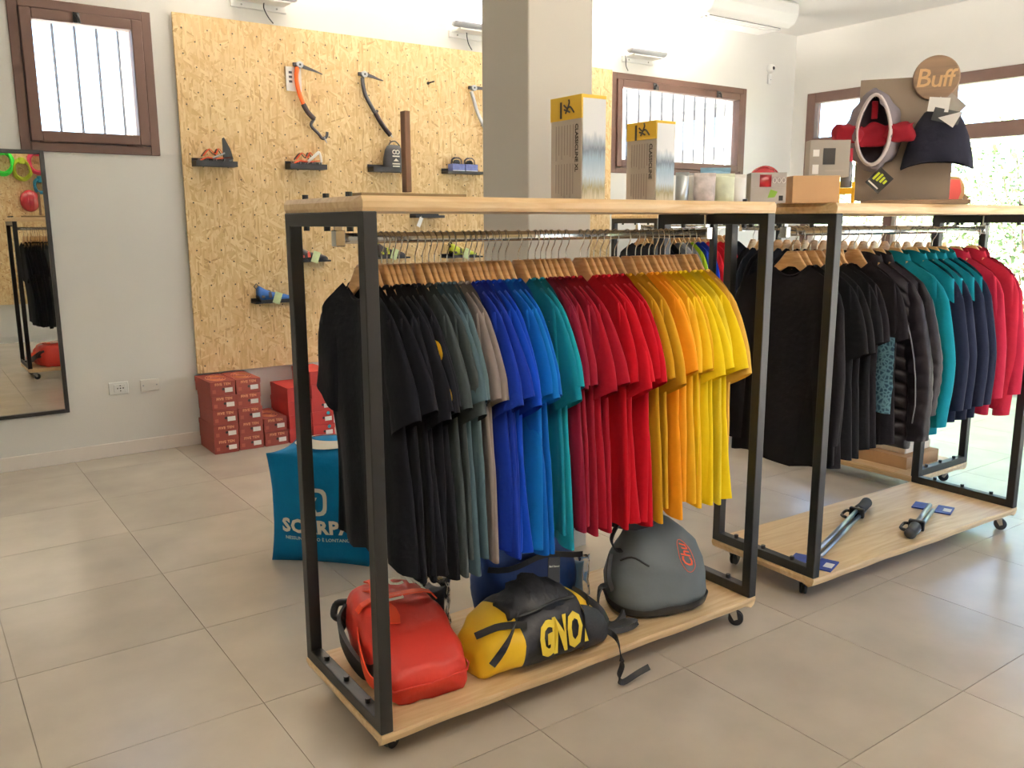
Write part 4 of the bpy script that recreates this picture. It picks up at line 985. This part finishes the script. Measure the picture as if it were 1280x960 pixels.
def tall_box(label, u, y, wy, wx, h, title):
    p = attop(u, y); t = thing('slackline_box', label, 'box', p, R1[2])
    MB().box(.001, wx, .001, wy, 0, h).build('carton', M['boxbeige'], t, bevel=.001)
    MB().box(-.0012, wx+.0005, -.0008, wy+.0005, h*.78, h+.0008).build('yellow_band', M['boxyellow'], t)
    MB().box(.004, wx-.002, -.0018, -.0004, .0, h*.97).build('picture', M['photo'], t)
    # left side print: x = -.002 plane, local +y runs away from the camera
    def side(mb_): mb_.v = [(-.0022-z, -x, yy) for x, yy, z in mb_.v]; return mb_
    tm = text_mb(title, .02, .0006, .0006); tm.v = [(y_, -x_, z_) for x_, y_, z_ in tm.v]; tm.v = [(x_-.022, y_+h*.505, z_) for x_, y_, z_ in tm.v]; side(tm).build('title_print', M['inkdark'], t)
    rn_ = random.Random(title); pr_ = MB()
    for blk in (0, 1):
        for k in range(7):
            yy = -.04-k*(wy-.055)/7; zl = h*(.73-.37*blk); ln = h*rn_.uniform(.27, .34)
            pr_.box(yy, yy+.0035, zl-ln, zl, 0, .0003)
    side(pr_).build('small_print', M['inksoft'], t)
    lgm = MB(); c_ = (-wy*.42, h*.885)
    for pth in ([(-.02, .012), (-.005, .002), (.012, .004), (.03, -.014)], [(-.012, -.014), (-.002, .0), (.006, .016), (.004, .026)], [(-.018, -.002), (-.004, -.006), (.01, -.012)]):
        lgm.strap([(c_[0]+a_, c_[1]+b_, .0006) for a_, b_ in smooth2(pth)], .006, .0006, (0, 0, 1)) if 0 else lgm.tube([(c_[0]+a_, c_[1]+b_, .0) for a_, b_ in smooth2(pth)], .003, 5, flat=1)
    lgm.box(c_[0]-.04, c_[0]-.03, c_[1]-.028, c_[1]+.022, 0, .0004); side(lgm).build('logo', M['inkdark'], t)
def smooth2(pts): return [(v.x, v.y) for v in smooth_path([(a, b, 0) for a, b in pts], 4)]
tall_box('tall beige slackline carton with yellow top band, the taller of two', 726, 2.10, .155, .098, .318, 'CLASSICLINE XL')
tall_box('beige slackline carton with yellow top band, the shorter of two', 818, 2.11, .142, .088, .262, 'CLASSICLINE')
M['foil'] = mat('foil_silver', (196, 204, 210), .3, .7); M['foilblue'] = mat('foil_blue', (120, 160, 186), .4, .3, var=.15, vscale=30); M['foilprint'] = mat('foil_print', (196, 188, 190), .5, var=.3, vscale=35); M['foilgreen'] = mat('foil_green', (222, 230, 206), .5, var=.15, vscale=25)
def pouch(label, u, y, w, h, mt, rz, seal=None):
    p = attop(u, y); t = thing('foil_pouch', label, 'pouch', p, R1[2]+rz)
    mb = MB(); mb.loft([[(w/2*math.cos(2*PI*k/20)*ww, d*math.sin(2*PI*k/20), z*h) for k in range(20)] for z, ww, d in ((0, .88, .024), (.05, .96, .028), (.3, 1, .024), (.6, 1, .014), (.85, 1, .004), (1, 1, .002))], True, True)
    mb.build('pouch_body', M[mt], t, True); MB().box(-w/2, w/2, -.003, .003, h*.88, h).build('seal_strip', M[seal or mt], t)
for lab, u, y, w, h, mt, rz, sl in (('slim silver foil pouch beside the shorter slackline carton', 852, 2.12, .045, .10, 'foil', -1.0, None), ('white and silver foil pouch next to the slim silver one', 866, 2.13, .08, .10, 'paper', -.6, 'foil'),
                                    ('grey printed foil pouch in the row of pouches', 880, 2.08, .075, .098, 'foilprint', -.6, None), ('pale pouch with reddish print in the row of pouches', 892, 2.14, .07, .10, 'foilprint', -.5, 'foil'),
                                    ('white pouch with a green stripe in the row of pouches', 905, 2.09, .07, .10, 'foilgreen', -.6, None), ('blue topped pouch standing behind the row of pouches', 893, 2.20, .11, .128, 'foilblue', -.6, 'foilblue'), ('plain white pouch beside the helmet carton', 920, 2.10, .06, .10, 'paper', -.6, None)):
    pouch(lab, u, y, w, h, mt, rz, sl)
# helmet carton
M['heltbox'] = mat('box_greige', (176, 168, 164), .6, var=.08, vscale=14); M['heltbox2'] = mat('box_side', (120, 112, 96), .6, var=.2, vscale=18); M['helmet'] = mat('helmet_red', (168, 34, 44), .25, coat=.5); M['leafg'] = mat('print_green', (130, 170, 60), .6)
p = attop(938, 2.10); t = thing('helmet_carton', 'grey printed carton with a cut-out showing a red helmet', 'box', p, R1[2]-.72)
mb = MB(); W_, D_, H_ = .125, .105, .108
MB().box(0, W_, 0, D_, 0, .055).build('lower_carton', M['heltbox'], t, bevel=.001); 
f = MB(); f.box(0, .03, 0, .002, .057, H_); f.box(.072, W_, 0, .002, .057, H_); f.box(.03, .072, 0, .002, .101, H_); f.box(0, .002, .002, D_, .057, H_); f.box(W_-.002, W_, .002, D_, .057, H_); f.box(0, W_, 0, D_, .055, .057); f.build('upper_sleeve', M['heltbox'], t)
MB().box(-.001, .0, .004, D_, 0, H_).build('side_print', M['heltbox2'], t)
for k in range(3):
    MB().tube([(.083+.016*k+.006*math.cos(2*PI*j/16), -.0005, .08+.009*math.sin(2*PI*j/16)) for j in range(16)], .0012, 4, closed=True).build('icon', M['paper'], t)
MB().add([(.06, -.001, .018), (.085, -.001, .02), (.095, -.001, .04), (.07, -.001, .048)], [(0, 1, 2, 3)]).build('leaf_print', M['leafg'], t)
MB().box(.10, .115, -.001, 0, .008, .026).build('code_print', M['bolt'], t)
p2 = t.matrix_basis @ Vector((W_*.48, D_*.55, .057))
h = thing('climbing_helmet', 'red climbing helmet sitting in the grey carton', 'helmet', Matrix.LocRotScale(t.location, t.rotation_euler, None) @ Vector((W_*.44, D_*.52, .0575)), R1[2]-.72)
mb = MB(); mb.lathe([(.066, 0), (.07, .012), (.068, .035), (.058, .058), (.042, .074), (.022, .084), (0, .087)], 28); mb.v = [(x*.78, y*.68, z*.85) for x, y, z in mb.v]; mb.build('shell', M['helmet'], h, True)
for s_ in (-1, 0, 1): MB().tube([(.054*math.cos(a), s_*.015, .02+.0545*math.sin(a)) for a in [PI*.15+PI*.7*k/12 for k in range(13)]], .003, 5).build('ridge', M['helmet'], h, True)

# ------------------------------------------------------------------ hat display and goods on top of the jacket rack
def attop2(u, ly):
    d = ray(u, 250); n_ = Vector((-math.sin(R2[2]), math.cos(R2[2]), 0)); o_ = on_rack(R2, 0, ly, 0); q = d*(n_.dot(o_)/n_.dot(Vector((d.x, d.y, 0)))); return Vector((q.x, q.y, ZTOP))
p = attop2(990, .12)
t = thing('carton', 'plain brown cardboard box on top of the jacket rack', 'carton', p, R2[2]-.62); MB().box(0, .17, 0, .20, 0, .098).build('carton_body', M['card'], t, bevel=.002); MB().box(.08, .09, -.0006, .2, .098, .0985).build('tape', M['cream'], t)
M['greybox'] = mat('lamp_box', (150, 142, 132), .6, var=.05); 
t = thing('headlamp_box', 'grey printed box on top of the brown cardboard box', 'box', attop2(1009, .17)+Vector((0, 0, .0995)), R2[2]-.62)
MB().box(0, .15, 0, .06, 0, .135).build('carton', M['greybox'], t, bevel=.001); MB().box(.05, .095, -.0012, -.0002, .045, .105).build('picture', M['bolt'], t)
for q in ((.012, .035, .075, .1), (.012, .035, .01, .045)): MB().box(q[0], q[1], -.0012, -.0002, q[2], q[3]).build('price_label', M['paper'], t)
MB().box(.06, .13, -.0012, -.0002, .02, .026).build('title_print', M['inksoft'], t)
# display board
M['taupe'] = mat('board_taupe', (138, 122, 106), .75, var=.05, vscale=5); M['signwood'] = wood('sign_wood', (112, 88, 66), (138, 110, 84), .6); M['signlet'] = mat('sign_letters', (206, 168, 120), .6)
a_ = math.radians(-57)        # board runs from far left to near right
pl = attop2(1066, .30); dv = Vector((math.cos(a_), math.sin(a_), 0))
t = thing('hat_display', 'taupe display board with a round wooden brand sign', 'display', pl, a_)
BWd, BHt = .365, .505
MB().box(0, BWd, 0, .012, .018, BHt).build('back_board', M['taupe'], t, bevel=.002)
MB().box(.03, BWd+.07, -.10, .07, 0, .018).build('base_plate', M['signwood'], t, bevel=.003)
sg = thing_part('brand_sign', t, (BWd-.085, -.006, BHt-.01)); 
mb = MB(); mb.lathe([(0, -.012), (.083, -.012), (.087, -.008), (.087, .004), (0, .004)], 40, axis='y'); mb.build('sign_disc', M['signwood'], sg)
tm = put_text(text_mb('B', .10, .002, .0008, .12), -.048, -.002); tm2 = put_text(text_mb('uff', .094, .002, .0008, .12, .92), .020, -.006); tm.add(tm2.v, tm2.f); tm.v = [(x, -y-.0135, z) for x, y, z in tm.v]; tm.build('sign_lettering', M['signlet'], sg, label='pale wooden lettering')
pegs = {}
for nm, x, z in (('a', .06, .42), ('b', .30, .385)): MB().tube([(x, 0, z), (x, -.07, z), (x, -.075, z+.012)], .003, 6).build('peg', M['chrome'], t, True)
MT = Matrix.LocRotScale(t.location, t.rotation_euler, None)
# hood / balaclava
M['hoodgrey'] = fabric('hood_grey', (112, 104, 108)); M['hoodred'] = fabric('hood_red', (116, 18, 30)); M['hooddark'] = fabric('hood_inside', (44, 36, 42)); M['cord'] = mat('cord_pale', (198, 188, 186), .8)
h = thing('fleece_hood', 'grey and red hooded balaclava hanging on the display board', 'hat', MT @ Vector((.06, -.066, .14)), a_)
face = [(.062*math.cos(2*PI*k/32)*(1-.25*math.sin(2*PI*k/32)*(1 if math.sin(2*PI*k/32) > 0 else 0)), -.05-.006*math.cos(4*PI*k/32), .155+.135*math.sin(2*PI*k/32)) for k in range(32)]
def hl(s_, y, dz=0): return [(x*s_*(1.0+.25*abs(s_-1)), y, .155+(z-.155)*(1+.35*(s_-1))+dz) for x, _, z in face]
mb = MB(); mb.loft([face, hl(1.2, -.045), hl(1.42, -.02), hl(1.58, .01), hl(1.55, .035), hl(1.15, .05), hl(.3, .052)], False, True); cloth_noise(mb, .022, 18, 3); mb.build('hood_shell', M['hoodgrey'], h, True)
mb = MB(); mb.loft([face, hl(.94, -.03), hl(.9, .0), hl(.7, .02), hl(.1, .022)], False, True); mb.build('lining', M['hooddark'], h, True)
MB().tube(face, .006, 6, closed=True).build('face_trim', M['cord'], h, True); MB().tube([(x*1.1, y+.004, .155+(z-.155)*1.04) for x, y, z in face], .0035, 6, closed=True).build('face_trim', M['cord'], h, True)
mb = MB(); pillow(mb, .095, .06, .07, .25, .12, 8); cloth_noise(mb, .013, 26, 4); mb.v = [(x+-0.098, y-.02, z+.105-.15*abs(x)*0) for x, y, z in mb.v]; o = mb.build('cheek_panel', M['hoodred'], h); weld(o.data)
mb = MB(); pillow(mb, .095, .06, .07, .25, .12, 8); cloth_noise(mb, .013, 26, 8); mb.v = [(x+0.1, y-.02, z+.105-.15*abs(x)*0) for x, y, z in mb.v]; o = mb.build('cheek_panel', M['hoodred'], h); weld(o.data)
mb = MB(); pillow(mb, .10, .02, .085, .3, .15, 8); cloth_noise(mb, .012, 30, 2); mb.v = [(x, y-.02, z+.09) for x, y, z in mb.v]; o = mb.build('neck_panel', M['hoodred'], h); weld(o.data)
MB().box(-.012, .012, -.018, -.010, .2, .27).build('size_tape', M['hoodred'], h, bevel=.004)
tg = thing_part('hang_tag', h, (.035, -.062, -.045), 0); tg.rotation_euler = (0, .75, 0)
MB().box(-.035, .035, -.0015, .0015, -.04, .04).build('card', M['black'], tg)
M['taglime'] = mat('tag_lime', (196, 206, 40), .6)
for k in range(4): MB().box(-.026+.014*k, -.017+.014*k, -.003, -.0016, -.012+.004*k, .026-.004*abs(k-1)).build('tag_stripe', M['taglime'], tg)
MB().box(-.03, .02, -.003, -.0016, -.03, -.024).build('tag_line', M['paper'], tg)
# grey / black beanie
M['beanie'] = fabric('beanie_black', (24, 24, 36))
h = thing('beanie', 'dark navy beanie with paper tags hanging on the display board', 'hat', MT @ Vector((.30, -.055, .165)), a_)
loops = []
for z, w, d in ((0, .262, .050), (.006, .266, .056), (.05, .25, .058), (.11, .215, .056), (.16, .17, .048), (.195, .12, .036), (.21, .07, .02), (.212, .02, .006)):
    loops.append([(w/2*math.copysign(abs(math.cos(2*PI*k/36))**.8, math.cos(2*PI*k/36))+.004, -.01+d*math.sin(2*PI*k/36)+.003*math.sin(k*1.7+z*30), z-.03*(math.cos(2*PI*k/36)*.35)**2*8*(1-z/.22)+.06*z*math.cos(2*PI*k/36)*0) for k in range(36)])
mb = MB(); mb.loft(loops, False, True); mb.build('knit', M['beanie'], h, True)
for (x, z, w, hh, ry, mt, y) in ((-.01, .215, .075, .055, .1, 'paper', -.064), (.035, .205, .075, .075, .75, 'greybox', -.060), (.02, .17, .10, .05, .25, 'bagdark', -.068)):
    o = MB().box(-w/2, w/2, -.001, .001, -hh/2, hh/2).build('tag', M[mt], h); o.location = (x, y, z); o.rotation_euler = (-.1, ry, 0)
MB().prism([(-.01, -.073, .165), (.075, -.073, .185), (.045, -.073, .125)], (0, .001, 0)).build('tag', M['paper'], h)
mb = MB(); mb.tube([(-.005, -.05, .245), (0, -.055, .235), (.0, -.062, .22)], .002, 5); mb.build('tag_string', M['paper'], h)
# bottle-like canister on a yellow stand, red card behind
M['canister'] = mat('canister_grey', (92, 90, 92), .5); M['standyellow'] = mat('stand_yellow', (236, 180, 30), .45); M['cardred'] = mat('card_red', (196, 70, 62), .6); M['cardbrown'] = mat('card_brown', (170, 130, 84), .6)
p = attop2(1056, .16)
t = thing('yellow_stand', 'small yellow plastic stand on top of the jacket rack', 'stand', p, a_)
f = MB(); 
for x in (-.032, .022): f.box(x, x+.012, -.02, .02, 0, .085)
f.box(-.032, .034, -.02, .02, .038, .062); f.build('frame', M['standyellow'], t, bevel=.002)
t = thing('canister', 'small grey canister with red cap resting on the yellow stand', 'canister', p+Vector((0, 0, .0625)), a_)
mb = MB(); mb.lathe([(0, .001), (.0205, .001), (.0215, .004), (.0215, .085), (.017, .1), (0, .1)], 20); mb.build('can', M['canister'], t, True)
mb = MB(); mb.lathe([(.018, .1), (.02, .105), (.018, .15), (0, .152)], 16); mb.build('cap', M['hoodred'], t, True)
p = attop2(1192, .33)
t = thing('card_display', 'red card in a curved wooden holder behind the display board', 'display', p, a_+.2)
mb = MB(); arcp = [(.06*math.cos(-PI/2+PI*k/12)*.75, 0, .07+.07*math.sin(-PI/2+PI*k/12)) for k in range(13)]
mb.prism([(-.05, 0, 0)]+arcp+[(-.05, 0, .14)], (0, .01, 0)); mb.build('holder', M['cardbrown'], t)
MB().prism([(-.045, -.002, .012), (.015, -.002, .018), (.03, -.002, .07), (.02, -.002, .125), (-.045, -.002, .13)], (0, .002, 0)).build('card', M['cardred'], t)
MB().prism([(.035, -.004, .0), (.05, -.004, .0), (.065, -.004, .045), (.045, -.004, .06)], (0, .008, 0)).build('foot', M['signwood'], t)
# ------------------------------------------------------------------ goods on the chipboard panel
def wp(u, v, d=0): p = ony(u, v, OY-d); return p
def ledge(u0, u1, v, label, h=.035, depth=.10):
    """black ledge whose front top edge lies at pixel row v"""
    a, b = wp(u0, v, depth), wp(u1, v, depth); w = (b.x-a.x)
    t = thing('display_ledge', label, 'shelf', (a.x, OY, a.z-h), 0)
    MB().box(0, w, -depth, -.0005, 0, .006).build('tray', M['black'], t)
    f = MB(); f.box(0, w, -depth, -depth+.006, .006, h); f.box(0, .004, -depth+.006, -.0005, .006, h); f.box(w-.004, w, -depth+.006, -.0005, .006, h); f.build('lip', M['black'], t)
    MB().box(0, w, -.006, -.0005, .006, h+.02).build('back_plate', M['black'], t)
    return Vector((a.x+w/2, OY-depth/2, a.z-h+.0065)), w
M['crorange'] = mat('anodised_orange', (222, 84, 34), .4, .3); M['crsteel'] = mat('crampon_steel', (150, 150, 152), .35, .8)
def crampon(label, p, w, white=False, s=1):
    t = thing('crampons', label, 'crampons', p+Vector((0, -.004, .0))); t.scale = (1, 1, 1.45)
    rn_ = random.Random(label)
    for k in range(2):
        yy = -.02+.04*k
        MB().strap([(-w*.42, yy, .015), (-w*.2, yy, .035), (w*.05, yy, .03), (w*.35, yy, .038)], .02, .004, (0, 1, 0)).build('frame', M['crorange'], t)
        for j in range(5):
            x = -w*.38+w*.19*j; MB().cyl((x, yy, .03), (x+rn_.uniform(-.015, .015), yy+rn_.uniform(-.008, .008), .002), .006, 6, .001).build('point', M['crsteel'], t)
        MB().strap(smooth_path([(-w*.3, yy, .04), (-w*.15, yy-.01, .07), (.0, yy, .05), (w*.1, yy+.01, .075), (w*.2, yy, .045)], 4), .016, .003, (0, 1, .2)).build('strap', M['crorange'] if not k else M['black'], t)
    if white: MB().tube(smooth_path([(.0, -.03, .03), (w*.15, -.04, .055), (w*.32, -.03, .075), (w*.36, -.035, .03)], 4), .008, 6).build('webbing', M['paper'], t, True)
    else:
        MB().prism([(w*.18, -.03, .02), (w*.42, -.03, .03), (w*.36, -.03, .075), (w*.22, -.03, .125), (w*.18, -.03, .12)], (0, .012, 0)).build('heel_bail', M['bagdark'], t)
        MB().cyl((-w*.1, -.045, .03), (w*.2, -.045, .055), .004, 6).build('link_bar', M['crsteel'], t)
p, w = ledge(245, 297, 200, 'black ledge holding the orange crampons nearest the square window'); crampon('orange and steel crampons with upright heel bail on a ledge', p, w)
MB().tube(smooth_path([(0, 0, 0), (-.03, -.01, -.01), (-.05, 0, .0)], 3), .003, 5)
p, w = ledge(363, 409, 204, 'black ledge holding the crampons with white webbing'); crampon('orange crampons with white webbing on a ledge', p, w, True)
p, w = ledge(467, 511, 208, 'black ledge holding the black stuff sack')
M['sack'] = mat('sack_black', (28, 28, 34), .6, bump=.3, bscale=25)
t = thing('stuff_sack', 'small black stuff sack with white print on a ledge', 'bag', p+Vector((.045, 0, 0))); t.scale = (1.15, .95, 1.2)
mb = MB(); mb.loft([[(ww*math.copysign(abs(math.cos(2*PI*k/24))**.7, math.cos(2*PI*k/24))+.02*z, dd*math.sin(2*PI*k/24), z) for k in range(24)] for z, ww, dd in ((0, .07, .036), (.01, .078, .042), (.08, .072, .042), (.13, .06, .035), (.155, .045, .02), (.16, .03, .01))], True, True); mb.build('sack_body', M['sack'], t, True)
MB().tube(smooth_path([(-.03, 0, .155), (-.02, -.005, .175), (.015, -.005, .182), (.05, 0, .155)], 4), .004, 6).build('drawcord', M['bolt'], t, True)
pm = MB()
for x in (-.012, .012): pm.tube([(x+.012*math.cos(2*PI*k/14), -.0445, .115+.011*math.sin(2*PI*k/14)) for k in range(14)], .003, 4, closed=True)
for z, w_ in ((.09, .05), (.045, .055), (.03, .05)): pm.box(-w_/2, w_/2, -.0455, -.044, z-.004, z+.004)
pm.prism([(-.02, -.044, .06), (.02, -.044, .06), (.0, -.044, .078)], (0, -.001, 0)); pm.build('print', M['printwhite'], t)
p, w = ledge(560, 606, 213, 'black ledge holding the blue blister packs', .02)
M['packviolet'] = mat('pack_blue', (84, 96, 150), .4, var=.3, vscale=40)
for k in range(2):
    t = thing('blister_pack', 'blue and clear blister pack on a ledge beside the column', 'pack', p+Vector((-.062+.12*k, 0, .0)), 0, 'blister packs on the ledge'); t.scale = (1.2, 1.2, 1.35)
    MB().box(-.048, .048, -.03, .03, 0, .05).build('card_base', M['packviolet'], t, bevel=.003)
    mb = MB(); mb.loft([[(.042*math.cos(2*PI*j/16)*s_, .03*math.sin(2*PI*j/16)*s_, z) for j in range(16)] for z, s_ in ((.05, 1), (.075, .9), (.088, .5))], False, True); mb.build('bubble', M['clear'], t, True)
    mb = MB(); mb.lathe([(.022, .051), (.024, .06), (.016, .072), (0, .075)], 16); mb.build('lamp_head', M['bagdark'], t, True)
    MB().box(-.046, .046, -.0312, -.0302, .004, .014).build('white_strip', M['paper'], t)
p, w = ledge(520, 556, 269, 'black ledge just below the top board line of the t-shirt rack', .02)
t = thing('price_tag', 'white price tag dangling from a ledge above the hanging rail', 'tag', p+Vector((-w*.32, -.055, -.004)))
MB().box(-.016, .016, -.002, .0, -.075, .0).build('card', M['paper'], t).rotation_euler = (0, .45, 0); MB().cyl((0, -.001, -.008), (0, .004, .012), .0012, 5).build('string', M['paper'], t)
M['shoeblue'] = mat('shoe_blue', (30, 88, 160), .6, var=.15, vscale=25); M['shoedark'] = mat('shoe_dark', (44, 36, 38), .6, var=.15, vscale=25); M['shoered'] = mat('shoe_red', (170, 60, 44), .6); M['shoelime'] = mat('shoe_lime', (190, 200, 60), .6, var=.2, vscale=25)
M['taggreen'] = mat('tag_green', (206, 222, 170), .6, var=.1, vscale=40)
def shoe(label, p, up, accent, s=1.0, flip=1):
    t = thing('climbing_shoe', label, 'shoe', p)
    S = [(-.115, .028, .03, .095), (-.10, .034, .0, .11), (-.06, .036, .0, .085), (-.02, .036, .002, .068), (.03, .040, .0, .056), (.08, .038, .0, .046), (.115, .026, .0, .034), (.132, .010, .004, .02)]
    mb = MB(); mb.loft([[(flip*x*s, w*s*math.copysign(abs(math.cos(2*PI*k/18))**.8, math.cos(2*PI*k/18)), .004+s*(z0+(z1-z0)*(.5+.5*math.copysign(abs(math.sin(2*PI*k/18))**.8, math.sin(2*PI*k/18))))) for k in range(18)] for x, w, z0, z1 in S], True, True); mb.build('upper', M[up], t, True)
    mb = MB(); mb.loft([[(flip*x*s, (w+.003)*s*q, .002+(z0*s if k < 2 else z0*s+.016*s)) for k, q in enumerate((-1, 1, 1, -1))] for x, w, z0, z1 in S], True, True); mb.build('sole', M['rubber'], t)
    for k in range(2): x = flip*(-.035+.05*k)*s; MB().strap([(x, -.04*s, .03*s), (x, -.03*s, .068*s-.014*k), (x, 0, .079*s-.016*k), (x, .03*s, .068*s-.014*k)], .022*s, .004, (1, 0, 0)).build('velcro_strap', M[accent], t)
    MB().strap([(flip*-.112*s, 0, .08*s), (flip*-.135*s, 0, .11*s), (flip*-.118*s, 0, .13*s), (flip*-.10*s, 0, .105*s)], .014, .003, (0, 1, 0)).build('pull_tab', M[accent], t)
    MB().box(-.026, .026, -.052, -.050, -.01, .07).build('hang_tag', M['taggreen'], t).rotation_euler = (.0, .35, 0)
    t.children[-1].location = (flip*-.10*s, 0, 0)
p, w = ledge(320, 372, 378, 'black ledge holding the blue climbing shoe', .012); shoe('blue climbing shoe with a green tag on the lowest ledge', p+Vector((-.005, 0, 0)), 'shoeblue', 'shoedark', 1.0)
p, w = ledge(372, 414, 326, 'black ledge holding the dark climbing shoe with red straps', .012); shoe('dark climbing shoe with red straps seen through the rack end frame', p, 'shoedark', 'shoered', .9)
p, w = ledge(470, 513, 322, 'black ledge holding the dark and lime climbing shoe', .012); shoe('dark climbing shoe with lime straps behind the hangers', p, 'shoedark', 'shoelime', .95)
p, w = ledge(560, 604, 321, 'black ledge holding the lime climbing shoe', .012); shoe('lime and black climbing shoe behind the hangers near the column', p, 'shoelime', 'shoedark', .95)

# ice axes: traced centre lines on the panel, a few centimetres proud
M['axeorange'] = mat('axe_orange', (234, 96, 30), .35); M['axedark'] = mat('axe_graphite', (66, 64, 68), .4, .4); M['axegrey'] = mat('axe_silver', (196, 198, 202), .3, .6); M['axegrip'] = mat('axe_grip', (46, 30, 32), .7)
def L3(pts, d=.035): return [wp(u, v, d) for u, v in pts]
def axe(label, head, pick, shaft, shm, grip, hook, spike, tagc=None):
    o = wp(*head, .035); t = thing('ice_axe', label, 'ice axe', o)
    def loc(P): return [q-o for q in P]
    MB().tube(loc(smooth_path(L3(shaft), 5)), .0155, 10, flat=.75).build('shaft', M[shm], t, True)
    if grip: MB().tube(loc(smooth_path(L3(grip), 5)), .0185, 10, flat=.8).build('grip', M['axegrip'], t, True)
    mb = MB(); c_ = [(.022*math.cos(2*PI*k/16), .016, .022*math.sin(2*PI*k/16)) for k in range(16)]; mb.prism([(x*1.15, -.016, z) for x, y, z in c_], (0, .032, 0)); mb.build('head', M['axegrey'], t, bevel=.003)
    MB().cyl((0, -.018, 0), (0, .018, 0), .007, 10).build('head_bolt', M['bolt'], t)
    P = loc(smooth_path(L3(pick), 5)); n_ = len(P)
    mb = MB(); mb.loft([[(q.x, q.y-.003, q.z+h_), (q.x, q.y+.003, q.z+h_), (q.x, q.y+.003, q.z-h_), (q.x, q.y-.003, q.z-h_)] for q, h_ in ((q, lerp(.014, .003, i/(n_-1))) for i, q in enumerate(P))], True, True); mb.build('pick', M['axedark'], t)
    b_ = MB(); b_.box(-.045, -.02, -.01, .01, -.012, .012); b_.build('hammer', M['axedark'], t, bevel=.002)
    if hook: MB().tube(loc(smooth_path(L3(hook), 5)), .011, 8, flat=.8).build('hand_rest', M['axedark'], t, True)
    if spike: MB().cyl(*loc(L3(spike)), .010, 8, .002).build('spike', M['axegrey'], t, True)
    if tagc:
        c2 = loc(L3([tagc], .012))[0]; MB().box(c2.x-.055, c2.x+.055, c2.y-.003, c2.y+.003, c2.z-.085, c2.z+.075).build('price_card', M['paper'], t)
        for k in range(3): MB().box(c2.x-.035, c2.x-.012, c2.y-.0045, c2.y-.003, c2.z+.03-.03*k, c2.z+.045-.03*k).build('card_print', M['axedark'], t)
        o_ = MB().cyl((0, .016, 0), (0, .0345, 0), .004, 8).build('nail', M['bolt'], t)
    else: MB().cyl((0, .016, 0), (0, .0345, 0), .004, 8).build('nail', M['bolt'], t)
axe('orange ice axe with curved shaft hanging on the chipboard', (374, 81), [(378, 83), (386, 86), (394, 89), (403, 93)], [(371.5, 84), (370.5, 96), (372, 108), (375, 119), (380, 132)], 'axeorange', [(379, 130), (384, 139), (389, 145), (393, 149)],
    [(393, 148), (389, 155), (391, 160), (398, 167), (403, 173), (408, 171), (409, 165)], [(405, 172), (409, 179)], (367, 98))
axe('dark grey ice axe hanging on the chipboard above the stuff sack', (455, 93), [(459, 94), (466, 96), (473, 99), (479, 101)], [(453, 97), (454, 107), (457, 119), (463, 131), (470, 143)], 'axedark', [(469, 141), (476, 153), (483, 163), (488, 169)],
    [(470, 142), (472, 138)], [(487, 167), (491, 172)], None)
axe('silver ice axe hanging beside the column', (592, 110), [(596, 110), (604, 111), (612, 114), (620, 118)], [(589, 114), (592, 124), (596, 138), (601, 150), (607, 162)], 'axegrey', [(606, 160), (614, 174), (621, 185)], None, [(620, 183), (625, 190)], None)
p = wp(535, 104)
t = thing('hook_peg', 'small black empty peg on the chipboard between two ice axes', 'peg', (p.x, OY, p.z)); MB().cyl((0, -.0003, 0), (.02, -.06, .008), .006, 8).build('pin', M['bolt'], t); MB().cyl((0, -.0003, 0), (0, -.004, 0), .012, 10).build('flange', M['bolt'], t)

# ------------------------------------------------------------------ goods on the board facing the mirror
def refl(u, v, y): d = ray(u, v); k = (2*(YW-.017)-y)/d.y; return Vector((d.x*k, y, H+d.z*k))
FY = YF+.042
def coil(label, u, v, col, r=.13, name='rope_coil'):
    c_ = refl(u, v, FY+.05); t = thing(name, label, 'rope', (c_.x, FY+.05, c_.z)); mm = mat('rope_'+label[:8], col, .8, bump=.5, bscale=150); rn_ = random.Random(label)
    for k in range(7):
        rr = r*(1-.05*k); MB().tube([(rr*math.cos(2*PI*j/28)+.004*math.sin(j+k), -.03+.011*(k % 5)+.003*math.sin(3*j), rr*1.25*math.sin(2*PI*j/28)) for j in range(28)], .0065, 6, closed=True).build('rope_loop', mm, t, True)
    for k in range(6): MB().tube([(.03*math.cos(2*PI*j/14), -.005+.042*math.sin(2*PI*j/14), r*1.05+.013*k-.04) for j in range(14)], .0065, 6, closed=True).build('wrap', mm, t, True)
    MB().cyl((0, -.0495, r*1.15), (0, .0, r*1.15), .005, 8).build('peg', M['bolt'], t)
coil('bright green coiled rope hanging on the board facing the mirror', 3, 203, (60, 220, 70))
coil('yellow green coiled rope hanging on the board facing the mirror', 28, 212, (196, 206, 60), .11)
coil('pink coiled rope hanging on the board facing the mirror', 48, 203, (220, 70, 100), .12)
coil('blue coiled rope hanging on the board facing the mirror', 51, 232, (40, 130, 160), .08)
c_ = refl(38, 251, FY+.07)
t = thing('wall_helmet', 'red climbing helmet hung on the board facing the mirror', 'helmet', (c_.x, FY+.001, c_.z)); mb = MB(); mb.lathe([(.10, 0), (.115, .02), (.112, .06), (.09, .10), (.05, .13), (0, .14)], 28, axis='y'); mb.v = [(x, y, z*1.2) for x, y, z in mb.v]; mb.build('shell', M['helmet'], t, True)
for s_ in (-1, 1): MB().tube([(s_*.03, .03+.11*math.sin(PI*k/10), .13*math.cos(PI*k/10)) for k in range(11)], .004, 5).build('ridge', M['helmet'], t, True)
